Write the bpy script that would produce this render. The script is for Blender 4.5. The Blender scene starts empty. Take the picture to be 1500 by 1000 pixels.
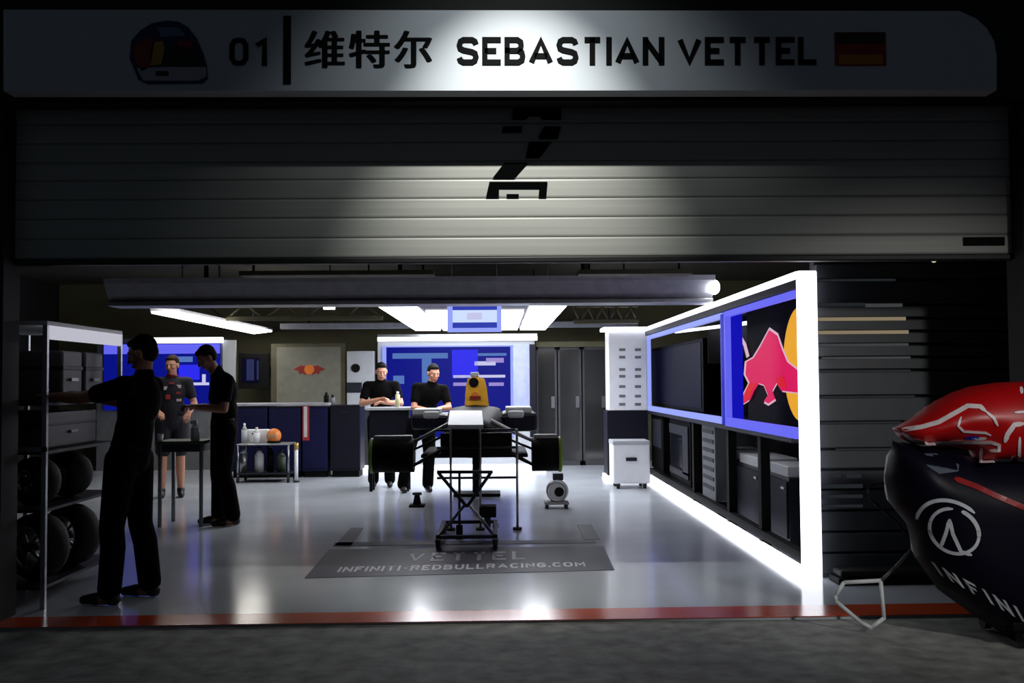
import bpy, bmesh, math, random
from math import sin, cos, pi, radians
from mathutils import Vector, Matrix
from mathutils.geometry import delaunay_2d_cdt
random.seed(7)
S = bpy.context.scene
COL = S.collection
V = Vector

# ------------------------------------------------------------------ camera
CAMZ = 1.45
def crot(v):
    x, y, z = v
    c, s = cos(radians(-.43)), sin(radians(-.43)); x, y = x*c-y*s, x*s+y*c
    X, Y, Z = x, -z, y
    c, s = cos(radians(2.29)), sin(radians(2.29)); Y, Z = Y*c-Z*s, Y*s+Z*c
    c, s = cos(radians(-.84)), sin(radians(-.84)); X, Y = X*c-Y*s, X*s+Y*c
    return V((X, Y, Z))
cd = bpy.data.cameras.new('camera'); cam = bpy.data.objects.new('camera', cd); COL.objects.link(cam)
cd.sensor_width = 36; cd.lens = 36
bx_, by_, bz_ = crot((1,0,0)), crot((0,1,0)), crot((0,0,1))
cam.matrix_world = Matrix(((bx_.x,by_.x,bz_.x,0),(bx_.y,by_.y,bz_.y,0),(bx_.z,by_.z,bz_.z,CAMZ),(0,0,0,1)))
S.camera = cam
def ray(px, py): return crot(((px-750)/1500, (500-py)/1500, -1))
def fl(px, py, z=0.0):
    r = ray(px, py); t = (z-CAMZ)/r.z; return V((r.x*t, r.y*t, z))
def at(px, py, Y):
    r = ray(px, py); t = Y/r.y; return V((r.x*t, Y, CAMZ+r.z*t))
def ax(px, py, X):
    r = ray(px, py); t = X/r.x; return V((X, r.y*t, CAMZ+r.z*t))

# ------------------------------------------------------------------ materials
def lin(c):
    c /= 255.0
    return c/12.92 if c <= .04045 else ((c+.055)/1.055)**2.4
def rgb(t): return (lin(t[0]), lin(t[1]), lin(t[2]), 1)
def mat(name, col, rough=.5, metal=0.0, var=.12, scale=9.0, bump=0.0, spec=.5, stretch=(1,1,1), rvar=0.0):
    m = bpy.data.materials.new(name); m.use_nodes = True
    nt = m.node_tree; n = nt.nodes; b = n['Principled BSDF']
    b.inputs['Roughness'].default_value = rough; b.inputs['Metallic'].default_value = metal
    b.inputs['Specular IOR Level'].default_value = spec
    tc = n.new('ShaderNodeTexCoord'); mp = n.new('ShaderNodeMapping'); mp.inputs['Scale'].default_value = stretch
    nz = n.new('ShaderNodeTexNoise'); nz.inputs['Scale'].default_value = scale; nz.inputs['Detail'].default_value = 5
    nt.links.new(tc.outputs['Object'], mp.inputs[0]); nt.links.new(mp.outputs[0], nz.inputs['Vector'])
    rp = n.new('ShaderNodeValToRGB'); c = rgb(col)
    rp.color_ramp.elements[0].color = tuple(v*(1-var) for v in c[:3])+(1,)
    rp.color_ramp.elements[1].color = tuple(min(1, v*(1+var)) for v in c[:3])+(1,)
    rp.color_ramp.elements[0].position = .3; rp.color_ramp.elements[1].position = .7
    nt.links.new(nz.outputs['Fac'], rp.inputs[0]); nt.links.new(rp.outputs[0], b.inputs['Base Color'])
    if bump:
        bp = n.new('ShaderNodeBump'); bp.inputs['Strength'].default_value = bump; bp.inputs['Distance'].default_value = .02
        nt.links.new(nz.outputs['Fac'], bp.inputs['Height']); nt.links.new(bp.outputs[0], b.inputs['Normal'])
    if rvar:
        mr = n.new('ShaderNodeMapRange'); mr.inputs[3].default_value = rough-rvar; mr.inputs[4].default_value = rough+rvar
        nt.links.new(nz.outputs['Fac'], mr.inputs[0]); nt.links.new(mr.outputs[0], b.inputs['Roughness'])
    return m
def emit(name, col, st, base=(20,20,24)):
    m = mat(name, base, .5, spec=.06)
    b = m.node_tree.nodes['Principled BSDF']
    b.inputs['Emission Color'].default_value = rgb(col); b.inputs['Emission Strength'].default_value = st
    return m
M = dict(
    casegrey=mat('case_grey', (66,66,70), .55),
    floor=mat('floor_paint', (196,202,209), .15, var=.05, scale=1.3, rvar=.05, spec=.42),
    redline=mat('red_floor_paint', (208,84,44), .18, var=.12, scale=3),
    asphalt=mat('concrete_apron', (142,142,136), .75, var=.4, scale=7, bump=.35),
    black=mat('black_paint', (8,8,9), .7, spec=.15),
    blackgloss=mat('black_gloss', (7,7,9), .2),
    facade=mat('facade_black', (16,16,17), .7),
    shutter=mat('shutter_steel', (172,174,168), .5, .15, var=.05, scale=3, stretch=(.3,1,12)),
    shutterdark=mat('shutter_rail', (40,41,41), .5, .3),
    slat=mat('slat_dark', (58,62,67), .45, .1, var=.1),
    sign=mat('sign_board', (196,204,212), .5, var=.02),
    ink=mat('sign_ink', (12,13,15), .8, spec=.1), stencil=mat('stencil_black', (4,5,5), .9, spec=.03),
    ceil=mat('ceiling_dark', (48,45,34), .9), wall=mat('olive_wall', (104,101,74), .7, var=.1, scale=3),
    walldark=mat('dark_wall', (34,34,36), .7), gantry=mat('gantry_grey', (150,152,162), .5),
    truss=mat('truss_olive', (78,74,54), .6), steel=mat('steel', (150,152,156), .3, .9), alu=mat('brushed_aluminium', (170,172,176), .35, .7),
    darksteel=mat('dark_steel', (38,40,48), .5, .2, spec=.2), white=mat('white_paint', (226,228,232), .45, var=.03),
    lightgrey=mat('light_grey_panel', (172,176,180), .5, var=.03), midgrey=mat('mid_grey', (110,112,116), .5),
    navy=mat('navy_paint', (9,11,54), .5, spec=.25), navydark=mat('navy_dark', (7,8,24), .5, spec=.25), bodynavy=mat('bodywork_navy', (8,8,24), .45, spec=.14),
    red=mat('red_paint', (186,6,12), .4, var=.08), redstripe=mat('red_stripe', (150,14,18), .3),
    bluepaint=mat('blue_panel_paint', (30,34,170), .5), carbon=mat('carbon_black', (6,6,7), .6, var=.3, scale=60, spec=.06),
    rubber=mat('rubber', (13,13,13), .75), cloth=mat('black_cloth', (4,4,5), .95, spec=.1, bump=.2, scale=40),
    clothnavy=mat('navy_cloth', (15,16,30), .85, bump=.2, scale=40), skin=mat('skin', (196,140,114), .5, var=.06),
    skindark=mat('skin_tan', (150,104,82), .5, var=.06), hair=mat('dark_hair', (11,9,8), .8, spec=.15, scale=60, var=.3),
    hairfair=mat('brown_hair', (46,32,22), .8, spec=.15, scale=60, var=.3), eyewhite=mat('eye', (168,160,152), .5, spec=.2), lip=mat('lip', (140,72,66), .5),
    shoe=mat('shoe_black', (10,10,11), .5), collar=mat('red_collar', (120,16,24), .8), patchw=mat('patch_white', (190,186,186), .8), patchr=mat('patch_red', (150,40,46), .8),
    yellow=mat('airbox_yellow', (250,186,52), .45), orange=mat('orange', (214,120,40), .5), green=mat('lime_band', (96,130,24), .5),
    mark=mat('floor_marking', (60,60,72), .5, var=.08, spec=.25), markt=mat('marking_letters', (190,190,198), .5), silver=mat('silver_badge', (206,210,216), .4),
    pinkw=mat('pale_outline', (240,224,226), .5), dgreen=mat('dull_green', (44,60,40), .6), glassd=mat('dark_glass', (16,17,24), .1), cardboard=mat('tan', (170,130,90), .7),
    sunorange=mat('sun_orange', (206,110,30), .6), bullred=mat('bull_dark_red', (130,24,16), .6), boardgrey=mat('board_grey', (112,112,100), .6), brass=mat('brass', (180,150,80), .3, .8),
    flagblack=mat('flag_black', (10,10,10), .6), flagred=mat('flag_red', (150,20,16), .6), flaggold=mat('flag_gold', (190,120,20), .6),
    artblue=mat('helmet_blue', (22,36,86), .5), artred=mat('helmet_red', (130,24,26), .5), artyellow=mat('helmet_yellow', (186,140,30), .5), artwhite=mat('helmet_white', (166,166,178), .5), artvisor=mat('helmet_visor', (10,9,12), .4), artpale=mat('helmet_pale_blue', (90,120,150), .5),
)
E = dict(
    tube=emit('led_white', (244,246,255), 2.8, (230,230,235)), tubelow=emit('led_white_low', (244,246,255), 2.0, (230,230,235)),
    panel=emit('ceiling_panel_light', (246,248,255), 8.0, (230,230,235)),
    strip=emit('ceiling_strip_light', (255,250,240), 7.0, (230,230,235)),
    blue=emit('led_blue', (98,100,238), 1.0, (20,20,60)), bluewhite=emit('led_blue_white', (150,164,250), .95, (40,44,80)),
    bluedeep=emit('lit_deep_blue', (20,20,196), .8, (6,6,40)),
    scr=emit('screen_blue', (10,18,134), .95, (2,2,8)), scrb=emit('screen_bright_blue', (46,44,236), 1.0, (2,2,8)), scrw=emit('screen_white', (212,212,252), .85, (10,10,12)), scrc=emit('screen_pale_blue', (96,136,214), .7, (6,6,10)),
    scrp=emit('screen_lilac', (168,150,226), .8, (8,8,10)), banner=emit('banner_pale', (206,222,255), 1.0), bannerb=emit('banner_blue', (50,66,190), .8),
    bull=emit('backlit_magenta', (212,8,84), 1.0, (30,2,10)), bullw=emit('backlit_pale', (224,186,206), .85, (20,18,18)), sun=emit('backlit_yellow', (236,168,30), .95, (30,20,4)), bulld=emit('backlit_red', (210,22,30), 1.0, (20,2,2)),
    glow_line=emit('painted_glow_warm', (178,160,130), .5), glow_dim=emit('painted_glow_cool', (84,86,88), .5), glow_faint=emit('painted_glow_faint', (48,52,56), .5),
    tvdim=emit('screen_dim', (44,52,104), .6), tvdark=emit('screen_dark', (8,11,48), .35, (2,2,5)), lamp=emit('lamp_face', (255,250,235), 6.0), spot=emit('spot_face', (255,255,255), 22.0), gl=emit('gantry_fill', (255,250,244), 10.0, (200,200,200)), rackglow=emit('rack_rail_glow', (226,226,240), .62, (60,60,66)), spark=emit('small_lamp', (200,190,160), 1.0),
)

# ------------------------------------------------------------------ mesh builder
ORG = {}
class MB:
    def __init__(s): s.bm = bmesh.new(); s.mats = []
    def box(s, x0, x1, y0, y1, z0, z1, bev=0.0, rot=None, seg=2):
        x0,x1 = sorted((x0,x1)); y0,y1 = sorted((y0,y1)); z0,z1 = sorted((z0,z1))
        c = V(((x0+x1)/2,(y0+y1)/2,(z0+z1)/2))
        m = Matrix.Translation(c) @ (rot.to_4x4() if rot else Matrix.Identity(4)) @ Matrix.Diagonal((x1-x0,y1-y0,z1-z0,1))
        g = bmesh.ops.create_cube(s.bm, size=1, matrix=m)
        if bev:
            es = list({e for v in g['verts'] for e in v.link_edges})
            bmesh.ops.bevel(s.bm, geom=es, offset=bev, segments=seg, affect='EDGES', profile=.5)
        return s
    def pbox(s, x0, y0, x1, y1, Y, dy, bev=0.0):
        a, b = at(x0,(y0+y1)/2,Y), at(x1,(y0+y1)/2,Y); t, u = at((x0+x1)/2,y0,Y), at((x0+x1)/2,y1,Y)
        return s.box(a.x, b.x, Y, Y+dy, u.z, t.z, bev)
    def frame(s, a, b):
        d = (b-a); L = d.length; d = d/L if L else V((0,0,1))
        u = d.orthogonal().normalized(); return d, u, d.cross(u)
    def cyl(s, a, b, r0, r1=None, n=16, cap=True):
        a, b = V(a), V(b); r1 = r0 if r1 is None else r1; d,u,w = s.frame(a,b)
        A = [s.bm.verts.new(a+(u*cos(t)+w*sin(t))*r0) for t in [2*pi*k/n for k in range(n)]]
        B = [s.bm.verts.new(b+(u*cos(t)+w*sin(t))*r1) for t in [2*pi*k/n for k in range(n)]]
        for k in range(n):
            f = s.bm.faces.new((A[k],A[(k+1)%n],B[(k+1)%n],B[k])); f.smooth = True
        if cap: s.bm.faces.new(A[::-1]); s.bm.faces.new(B)
        return s
    def tube(s, pts, r, n=8):
        pts = [V(p) for p in pts]
        for a, b in zip(pts, pts[1:]): s.cyl(a, b, r, r, n)
        for p in pts[1:-1]: s.sph(p, (r,r,r), n, max(4,n//2))
        return s
    def ring(s, c, axis, R, r0, r1=None, n=28, m=8):
        c = V(c); d,u,w = s.frame(c, c+V(axis)); rows = []
        for k in range(n):
            t = 2*pi*k/n; o = u*cos(t)+w*sin(t)
            rows.append([s.bm.verts.new(c+o*(R+r0*cos(q))+d*((r1 or r0)*sin(q))) for q in [2*pi*j/m for j in range(m)]])
        for k in range(n):
            for j in range(m):
                f = s.bm.faces.new((rows[k][j],rows[(k+1)%n][j],rows[(k+1)%n][(j+1)%m],rows[k][(j+1)%m])); f.smooth = True
        return s
    def sph(s, c, r, u=16, v=10, rot=None):
        m = Matrix.Translation(V(c)) @ (rot.to_4x4() if rot else Matrix.Identity(4)) @ Matrix.Diagonal((r[0],r[1],r[2],1))
        g = bmesh.ops.create_uvsphere(s.bm, u_segments=u, v_segments=v, radius=1, matrix=m)
        for f in {f for q in g['verts'] for f in q.link_faces}: f.smooth = True
        return s
    def prism(s, pts, thick):                       # pts: 3D outline, thick: vector
        thick = V(thick); a = [s.bm.verts.new(V(p)) for p in pts]; b = [s.bm.verts.new(V(p)+thick) for p in pts]; n = len(pts)
        s.bm.faces.new(a); s.bm.faces.new(b[::-1])
        for k in range(n): s.bm.faces.new((a[k],b[k],b[(k+1)%n],a[(k+1)%n]))
        return s
    def capsule(s, a, b, r0, r1, n=12):
        s.cyl(a, b, r0, r1, n); s.sph(a, (r0,)*3, n, 8); s.sph(b, (r1,)*3, n, 8); return s
    def chain(s, pts, rs, n=12):
        for k in range(len(pts)-1): s.capsule(V(pts[k]), V(pts[k+1]), rs[k], rs[k+1], n)
        return s
    def loft(s, rings, cap=True):                   # list of rings of 3D points
        R = [[s.bm.verts.new(V(p)) for p in r] for r in rings]; n = len(R[0])
        for a, b in zip(R, R[1:]):
            for k in range(n):
                f = s.bm.faces.new((a[k],a[(k+1)%n],b[(k+1)%n],b[k])); f.smooth = True
        if cap: s.bm.faces.new(R[0][::-1]); s.bm.faces.new(R[-1])
        return s
    def mesh(s, name, off=V((0,0,0))):
        bmesh.ops.recalc_face_normals(s.bm, faces=s.bm.faces[:])
        if off.length: bmesh.ops.translate(s.bm, verts=s.bm.verts[:], vec=-off)
        me = bpy.data.meshes.new(name); s.bm.to_mesh(me); s.bm.free(); return me
    def build(s, name, m, parent=None, label=None, kind=None):
        off = V((0,0,0)); p = parent
        while p: off = off + p.location; p = p.parent
        o = bpy.data.objects.new(name, s.mesh(name, off)); o.data.materials.append(m); COL.objects.link(o)
        if parent: o.parent = parent
        if label: o['label'] = label
        if kind: o['kind'] = kind
        return o
def thing(name, label, cat, loc, group=None):
    o = bpy.data.objects.new(name, None); COL.objects.link(o); o.location = loc; o.empty_display_size = .1
    return tag(o, label, cat, group)
def tag(o, label, cat, group=None):
    o['label'] = label; o['category'] = cat
    if group: o['group'] = group
    return o
def solo(mb, name, m, label, cat, group=None):      # single-mesh thing with its origin at its base
    bm = mb.bm; lo = V([min(v.co[i] for v in bm.verts) for i in range(3)]); hi = V([max(v.co[i] for v in bm.verts) for i in range(3)])
    base = V(((lo.x+hi.x)/2,(lo.y+hi.y)/2,lo.z)); o = bpy.data.objects.new(name, mb.mesh(name, base)); o.location = base
    o.data.materials.append(m); COL.objects.link(o); return tag(o, label, cat, group)
def struct(mb, name, m, parent=None):
    o = mb.build(name, m, parent); o['kind'] = 'structure'; return o
def dup(o, loc=None, rotz=None, label=None, parent=None):
    c = o.copy(); COL.objects.link(c)
    if parent: c.parent = parent
    if loc is not None: c.location = loc
    if rotz is not None: c.rotation_euler.z = rotz
    if label: c['label'] = label
    for ch in list(o.children): dup(ch, parent=c)
    return c
def text_bm(body, fn, thick, bold=.0, spacing=1.0, fit=True):
    """lettering as a solid: fn maps (u, v) in 0..1 of its bounding box to a 3D point"""
    cu = bpy.data.curves.new('t', 'FONT'); cu.body = body; cu.offset = bold; cu.space_character = spacing; cu.resolution_u = 4
    o = bpy.data.objects.new('t', cu); COL.objects.link(o)
    dg = bpy.context.evaluated_depsgraph_get(); me = bpy.data.meshes.new_from_object(o.evaluated_get(dg))
    bpy.data.objects.remove(o); bpy.data.curves.remove(cu)
    mb = MB(); mb.bm.from_mesh(me); bpy.data.meshes.remove(me); bm = mb.bm
    bmesh.ops.remove_doubles(bm, verts=bm.verts[:], dist=1e-4)
    xs = [v.co.x for v in bm.verts]; ys = [v.co.y for v in bm.verts]; x0,x1,y0,y1 = min(xs),max(xs),min(ys),max(ys)
    for v in bm.verts: v.co = fn((v.co.x-x0)/(x1-x0), (v.co.y-y0)/(y1-y0))
    g = bmesh.ops.extrude_face_region(bm, geom=bm.faces[:])
    bmesh.ops.translate(bm, verts=[e for e in g['geom'] if isinstance(e, bmesh.types.BMVert)], vec=V(thick))
    return mb
GL = {'S':(.62,[[(1,.8),(.93,.93),(.76,1),(.24,1),(.07,.93),(0,.77),(.06,.61),(.24,.54),(.76,.46),(.94,.39),(1,.23),(.93,.07),(.76,0),(.24,0),(.07,.07),(0,.2)]]),
 'E':(.5,[[(1,1),(0,1),(0,0),(1,0)],[(0,.51),(.86,.51)]]), 'B':(.58,[[(0,.52),(.66,.52),(.87,.62),(.9,.76),(.87,.9),(.66,1),(0,1),(0,0),(.72,0),(.95,.09),(1,.26),(.95,.43),(.72,.52)]]),
 'A':(.7,[[(0,0),(.5,1),(1,0)],[(.17,.28),(.83,.28)]]), 'T':(.58,[[(0,1),(1,1)],[(.5,1),(.5,0)]]), 'I':(0,[[(0,0),(0,1)]]), 'N':(.6,[[(0,0),(0,1)],[(0,1),(1,0)],[(1,0),(1,1)]]),
 'V':(.7,[[(0,1),(.5,0),(1,1)]]), 'L':(.48,[[(0,1),(0,0),(1,0)]]), '0':(.46,[[(.5,0),(.2,.03),(0,.2),(0,.8),(.2,.97),(.5,1),(.8,.97),(1,.8),(1,.2),(.8,.03),(.5,0)]]), '1':(.26,[[(0,.76),(1,1),(1,0)]]),
 'F':(.5,[[(1,1),(0,1),(0,0)],[(0,.5),(.85,.5)]]), 'R':(.58,[[(0,0),(0,1),(.7,1),(.94,.9),(.97,.74),(.94,.57),(.7,.47),(0,.47)],[(.6,.47),(1,0)]]), 'D':(.58,[[(0,0),(0,1),(.6,1),(.9,.85),(1,.6),(1,.4),(.9,.15),(.6,0),(0,0)]]),
 'U':(.58,[[(0,1),(0,.25),(.2,.04),(.5,0),(.8,.04),(1,.25),(1,1)]]), 'C':(.56,[[(1,.8),(.8,.97),(.5,1),(.2,.97),(0,.78),(0,.22),(.2,.03),(.5,0),(.8,.03),(1,.2)]]), 'G':(.58,[[(1,.8),(.8,.97),(.5,1),(.2,.97),(0,.78),(0,.22),(.2,.03),(.5,0),(.8,.03),(1,.2),(1,.46),(.55,.46)]]),
 'O':(.6,[[(.5,0),(.2,.03),(0,.22),(0,.78),(.2,.97),(.5,1),(.8,.97),(1,.78),(1,.22),(.8,.03),(.5,0)]]), 'M':(.72,[[(0,0),(0,1),(.5,.3),(1,1),(1,0)]]), '-':(.3,[[(0,.45),(1,.45)]]), '.':(0,[[(0,0),(0,.06)]])}
def letters(body, fn, thick, t=.17, gap=.13, space=.36, slant=0.0):
    """block lettering drawn with strokes; one solid per letter; fn maps (u, v) of the line's box to 3D"""
    x = 0; lay = []
    for ch in body:
        if ch == ' ': x += space; continue
        w, ss = GL[ch]; h = 1-t
        for_ = [[(x+t/2+px*w, t/2+py*h) for px, py in st] for st in ss]; lay.append(for_); x += w+t+gap
    W = x-gap; out = []
    for ss in lay:
        mb = MB(); bm = mb.bm
        for st in ss:
            n = len(st); closed = (V(st[0])-V(st[-1])).length < 1e-6; L = []; R = []
            for i in range(n):
                p = V(st[i]); a = V(st[i-1]) if i else (V(st[-2]) if closed else None); b = V(st[i+1]) if i < n-1 else (V(st[1]) if closed else None)
                d0 = (p-a).normalized() if a is not None else None; d1 = (b-p).normalized() if b is not None else None
                d0 = d0 or d1; d1 = d1 or d0; m = d0+d1; m = m.normalized() if m.length > .3 else d1.copy(); nn = V((-m.y,m.x)); k = t/2/max(.55, nn.dot(V((-d1.y,d1.x))))
                e = 0
                q = p.copy()
                if not closed and (i == 0): q = p-d1*t/2*.98 if abs(d1.x) < .3 or abs(d1.y) < .01 else p
                if not closed and (i == n-1): q = p+d0*t/2*.98 if abs(d0.x) < .3 or abs(d0.y) < .01 else p
                if st[i][0] <= 1e9 and n == 2 and abs(d1.y) < .01: q = p
                l, r = q+nn*k, q-nn*k
                L.append(bm.verts.new(fn((l.x+slant*l.y)/W, min(1.02,max(-.02,l.y))))); R.append(bm.verts.new(fn((r.x+slant*r.y)/W, min(1.02,max(-.02,r.y)))))
            for i in range(n-1):
                try: bm.faces.new((L[i],L[i+1],R[i+1],R[i]))
                except ValueError: pass
        g = bmesh.ops.extrude_face_region(bm, geom=bm.faces[:])
        bmesh.ops.translate(bm, verts=[e for e in g['geom'] if isinstance(e, bmesh.types.BMVert)], vec=V(thick)); out.append(mb)
    return out
def puff(mb, outline, depth, R, toworld, step):
    """pillow-shaped solid from a 2D outline; toworld(x, y, d) with d the bulge, both sides"""
    n = len(outline); pts = []
    for k in range(n):
        a, b = V(outline[k]), V(outline[(k+1)%n]); m = max(1, int((b-a).length/step))
        pts += [a.lerp(b, j/m) for j in range(m)]
    nb = len(pts); bnd = pts[:]
    def inside(p):
        c = False
        for k in range(nb):
            a, b = bnd[k], bnd[(k+1)%nb]
            if (a.y > p.y) != (b.y > p.y) and p.x < (b.x-a.x)*(p.y-a.y)/(b.y-a.y)+a.x: c = not c
        return c
    def dist(p):
        best = 1e9
        for k in range(nb):
            a, b = bnd[k], bnd[(k+1)%nb]; ab = b-a; t = max(0, min(1, (p-a).dot(ab)/max(ab.dot(ab),1e-12))); best = min(best, (p-(a+ab*t)).length)
        return best
    x0 = min(p.x for p in bnd); x1 = max(p.x for p in bnd); y0 = min(p.y for p in bnd); y1 = max(p.y for p in bnd)
    y = y0
    while y < y1:
        x = x0
        while x < x1:
            p = V((x+step*.13*sin(y*37), y))
            if inside(p) and dist(p) > step*.45: pts.append(p)
            x += step
        y += step
    vs, es, fs, *_ = delaunay_2d_cdt(pts, [(k,(k+1)%nb) for k in range(nb)], [list(range(nb))], 1, 1e-6)
    hs = []
    for v in vs:
        d = min(1, dist(v)/R); hs.append(depth*math.sqrt(max(0, 1-(1-d)**2)))
    A = [mb.bm.verts.new(toworld(v.x, v.y, h)) for v, h in zip(vs, hs)]
    B = [A[i] if hs[i] < 1e-5 else mb.bm.verts.new(toworld(v.x, v.y, -hs[i])) for i, v in enumerate(vs)]
    for f in fs:
        try: q = mb.bm.faces.new([A[i] for i in f]); q.smooth = True
        except ValueError: pass
        try: q = mb.bm.faces.new([B[i] for i in f][::-1]); q.smooth = True
        except ValueError: pass
    return mb

# ================================================================== SETTING
struct(MB().box(-9,9,-3,6.3,-.3,-.012), 'ground', M['asphalt'])
L0, L1 = fl(0,921), fl(1500,899)                                   # front edge of the painted floor
fa, fb = fl(-700,929.5), fl(2300,887)
struct(MB().prism([V((-8.2,fa.y+(fb.y-fa.y)*(-8.2-fa.x)/(fb.x-fa.x),0)),V((9,fa.y+(fb.y-fa.y)*(9-fa.x)/(fb.x-fa.x),0)),V((9,19,0)),V((-8.2,19,0))],(0,0,-.3)), 'floor', M['floor'])
a, b, c, d = fl(-200,922.6,.002), fl(1700,895.6,.002), fl(1700,879,.002), fl(-200,908,.002)
struct(MB().prism([a,b,c,d], (0,0,.004)), 'trim_1', M['redline'])
struct(MB().box(-8.2,9,6.9,19,3.3,3.5), 'ceiling', M['ceil'])
struct(MB().box(-8.2,-8.0,6.6,19,0,3.3), 'wall_left', M['walldark'])
struct(MB().box(8.8,9,6.6,19,0,3.3), 'wall_right', M['walldark'])
struct(MB().box(-8.2,9,18.8,19,0,3.3), 'wall_back', M['wall'])
XL, XR = at(22,380,6.55).x, at(1482,380,6.55).x
fw = MB(); fw.box(-9,XL,6.4,6.62,0,3.2); fw.box(XR,9,6.4,6.62,0,3.2); fw.box(-9,9,6.36,6.9,at(750,144,6.36).z,5.5)
struct(fw, 'wall_front', M['facade'])
# slatted wall to the right of the lit partition
sw = MB(); sw.box(2.36,9,7.56,7.66,0,3.3)
z = .06
zs = []
for py in (841,810,779,748,717,688,658,619,581,543,524,505,486,467,447,410,385): zs.append(at(1250,py,7.5).z)
for z0, z1 in zip(zs, zs[1:]): sw.box(2.36,9,7.50,7.57,z0+.012,z1-.006,.006,seg=1)
wslat = struct(sw, 'wall_partition', M['slat'])
for i, (py, x1, mk, t, x0) in enumerate([(410,1312,'glow_faint',3,1184),(447,1322,'glow_dim',5,1268),(446,1268,'glow_faint',5,1184),(467,1327,'glow_line',5,1184),(486.5,1331,'glow_line',5,1184),(505,1331,'glow_dim',4,1184),(524,1334,'glow_dim',3.5,1205),(543.5,1334,'glow_faint',4,1184),(581,1340,'glow_faint',3,1184),(619,1320,'glow_faint',3,1184),(658,1322,'glow_faint',3,1225),
        (697,1232,'glow_faint',5,1215),(697,1262,'glow_faint',6,1240),(712,1264,'glow_faint',6,1184),(727,1264,'glow_faint',5,1184),(741,1264,'glow_faint',4,1200)]):
    s_ = MB().pbox(x0,py-t/2,x1,py+t/2,7.494,.02).build('glow_line', E[mk], wslat); s_['kind'] = 'structure'  # glowing strips laid on closed slats, standing in for bright lines of light

# ---------------- roller shutter
sh = MB(); yb, yt = 378, 150
zb, zt = at(750,yb,6.55).z, at(750,yt,6.55).z
lines = [376,347,318,290,262,236,208,180,150,120]
sz = [at(750,p,6.55).z for p in lines]
for z0, z1 in zip(sz, sz[1:]):
    n = 6; prof = []
    h = z1-z0
    pr = [(6.558,z0),(6.550,z0+h*.05),(6.548,z0+h*.12),(6.547,z0+h*.5),(6.548,z0+h*.9),(6.550,z0+h*.96),(6.558,z1),(6.60,z1),(6.60,z0)]
    sh.loft([[(XL-.02,y,zz) for y,zz in pr],[(XR+.02,y,zz) for y,zz in pr]])
door = struct(sh, 'door_1', M['shutter'])
for f in door.data.polygons: f.use_smooth = False
o = MB().box(XL,XR,6.53,6.61,zb-.03,sz[0],.008).build('bottom_rail', M['shutterdark'], door)
o = MB().pbox(1412,347,1472,359,6.535,.012).build('name_plate', M['black'], door)
st = MB()
def pp(mb, pts, Y, th): return mb.prism([at(x,y,Y) for x,y in pts], (0,th,0))
for poly in ([(752,158),(822,154),(822,175),(793,175),(792,170),(775,170),(770,175),(750,175)],[(737,185),(765,185),(764,194),(735,194)],[(797,185),(822,185),(817,203),(790,203),(789,200)],
             [(775,208),(808,208),(790,231),(770,231)],[(739,238),(773,238),(753,260),(722,260)],[(717,266),(802,266),(800,288),(789,288),(790,275),(731,275),(731,288),(712,288)],[(742,284),(760,284),(760,288),(742,288)]):
    pp(st, poly, 6.536, .012)
st.build('stencil_numeral', M['stencil'], door, 'black stencilled figure 2')
# beam between sign and shutter
struct(MB().box(-8,8.5,6.34,6.5,at(750,148,6.34).z,at(750,128,6.34).z), 'trim_2', M['facade'])

# ================================================================== NAME SIGN
SY = 6.15
sg = thing('name_sign', 'long white board with driver name lettering across top of garage', 'sign', at(750,133,SY+.1))
p = [at(5,133,SY),at(1460,132,SY)]
cr = [(1460,82),(1456,60),(1446,42),(1430,27),(1405,16)]
out = p+[at(x,y,SY) for x,y in cr]+[at(5,14,SY)]
MB().prism(out, (0,.14,0)).build('board', M['sign'], sg)
def sbox(x0,y0,x1,y1,Y=SY-.006): 
    return lambda u,v: at(x0+(x1-x0)*u, y1+(y0-y1)*v, Y)
th = (0,.008,0)
for l_ in letters('SEBASTIAN VETTEL', sbox(669,54,1196,95), th, .2): l_.build('letter', M['ink'], sg)
for l_ in letters('01', sbox(336,55,391,96), th, .17, .2): l_.build('numeral', M['ink'], sg)
for i_, ch in enumerate('维特尔'):
    big_ = MB()
    for du in (-1.6,-.5,.6,1.7):
        m_ = text_bm(ch, sbox((446,511,577)[i_]+1.6+du,44.5+.3*abs(du),(505,571,633)[i_]-1.6+du,99-.3*abs(du),SY-.006-.0005*du), th, .0); me_ = bpy.data.meshes.new('t'); m_.bm.to_mesh(me_); m_.bm.free(); big_.bm.from_mesh(me_); bpy.data.meshes.remove(me_)
    big_.build('letter', M['ink'], sg)
MB().pbox(415,23,426,123,SY-.006,.008).build('divider_bar', M['ink'], sg)
fl_ = MB().pbox(1223,47,1298,96,SY-.006,.008).build('flag', M['flagred'], sg, 'printed tricolour flag')
MB().pbox(1225,48,1296,63,SY-.009,.004).build('stripe', M['flagblack'], fl_)
MB().pbox(1229,80,1293,94,SY-.009,.004).build('stripe', M['flaggold'], fl_)
hp = MB(); pp(hp, [(192,60),(205,45),(222,34),(245,30),(262,32),(276,40),(288,56),(297,76),(303,96),(304,116),(296,122),(215,123),(202,116),(197,102),(190,86)], SY-.006, .008)
hp = hp.build('helmet_picture', M['artblue'], sg, 'printed picture of a racing helmet')
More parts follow.
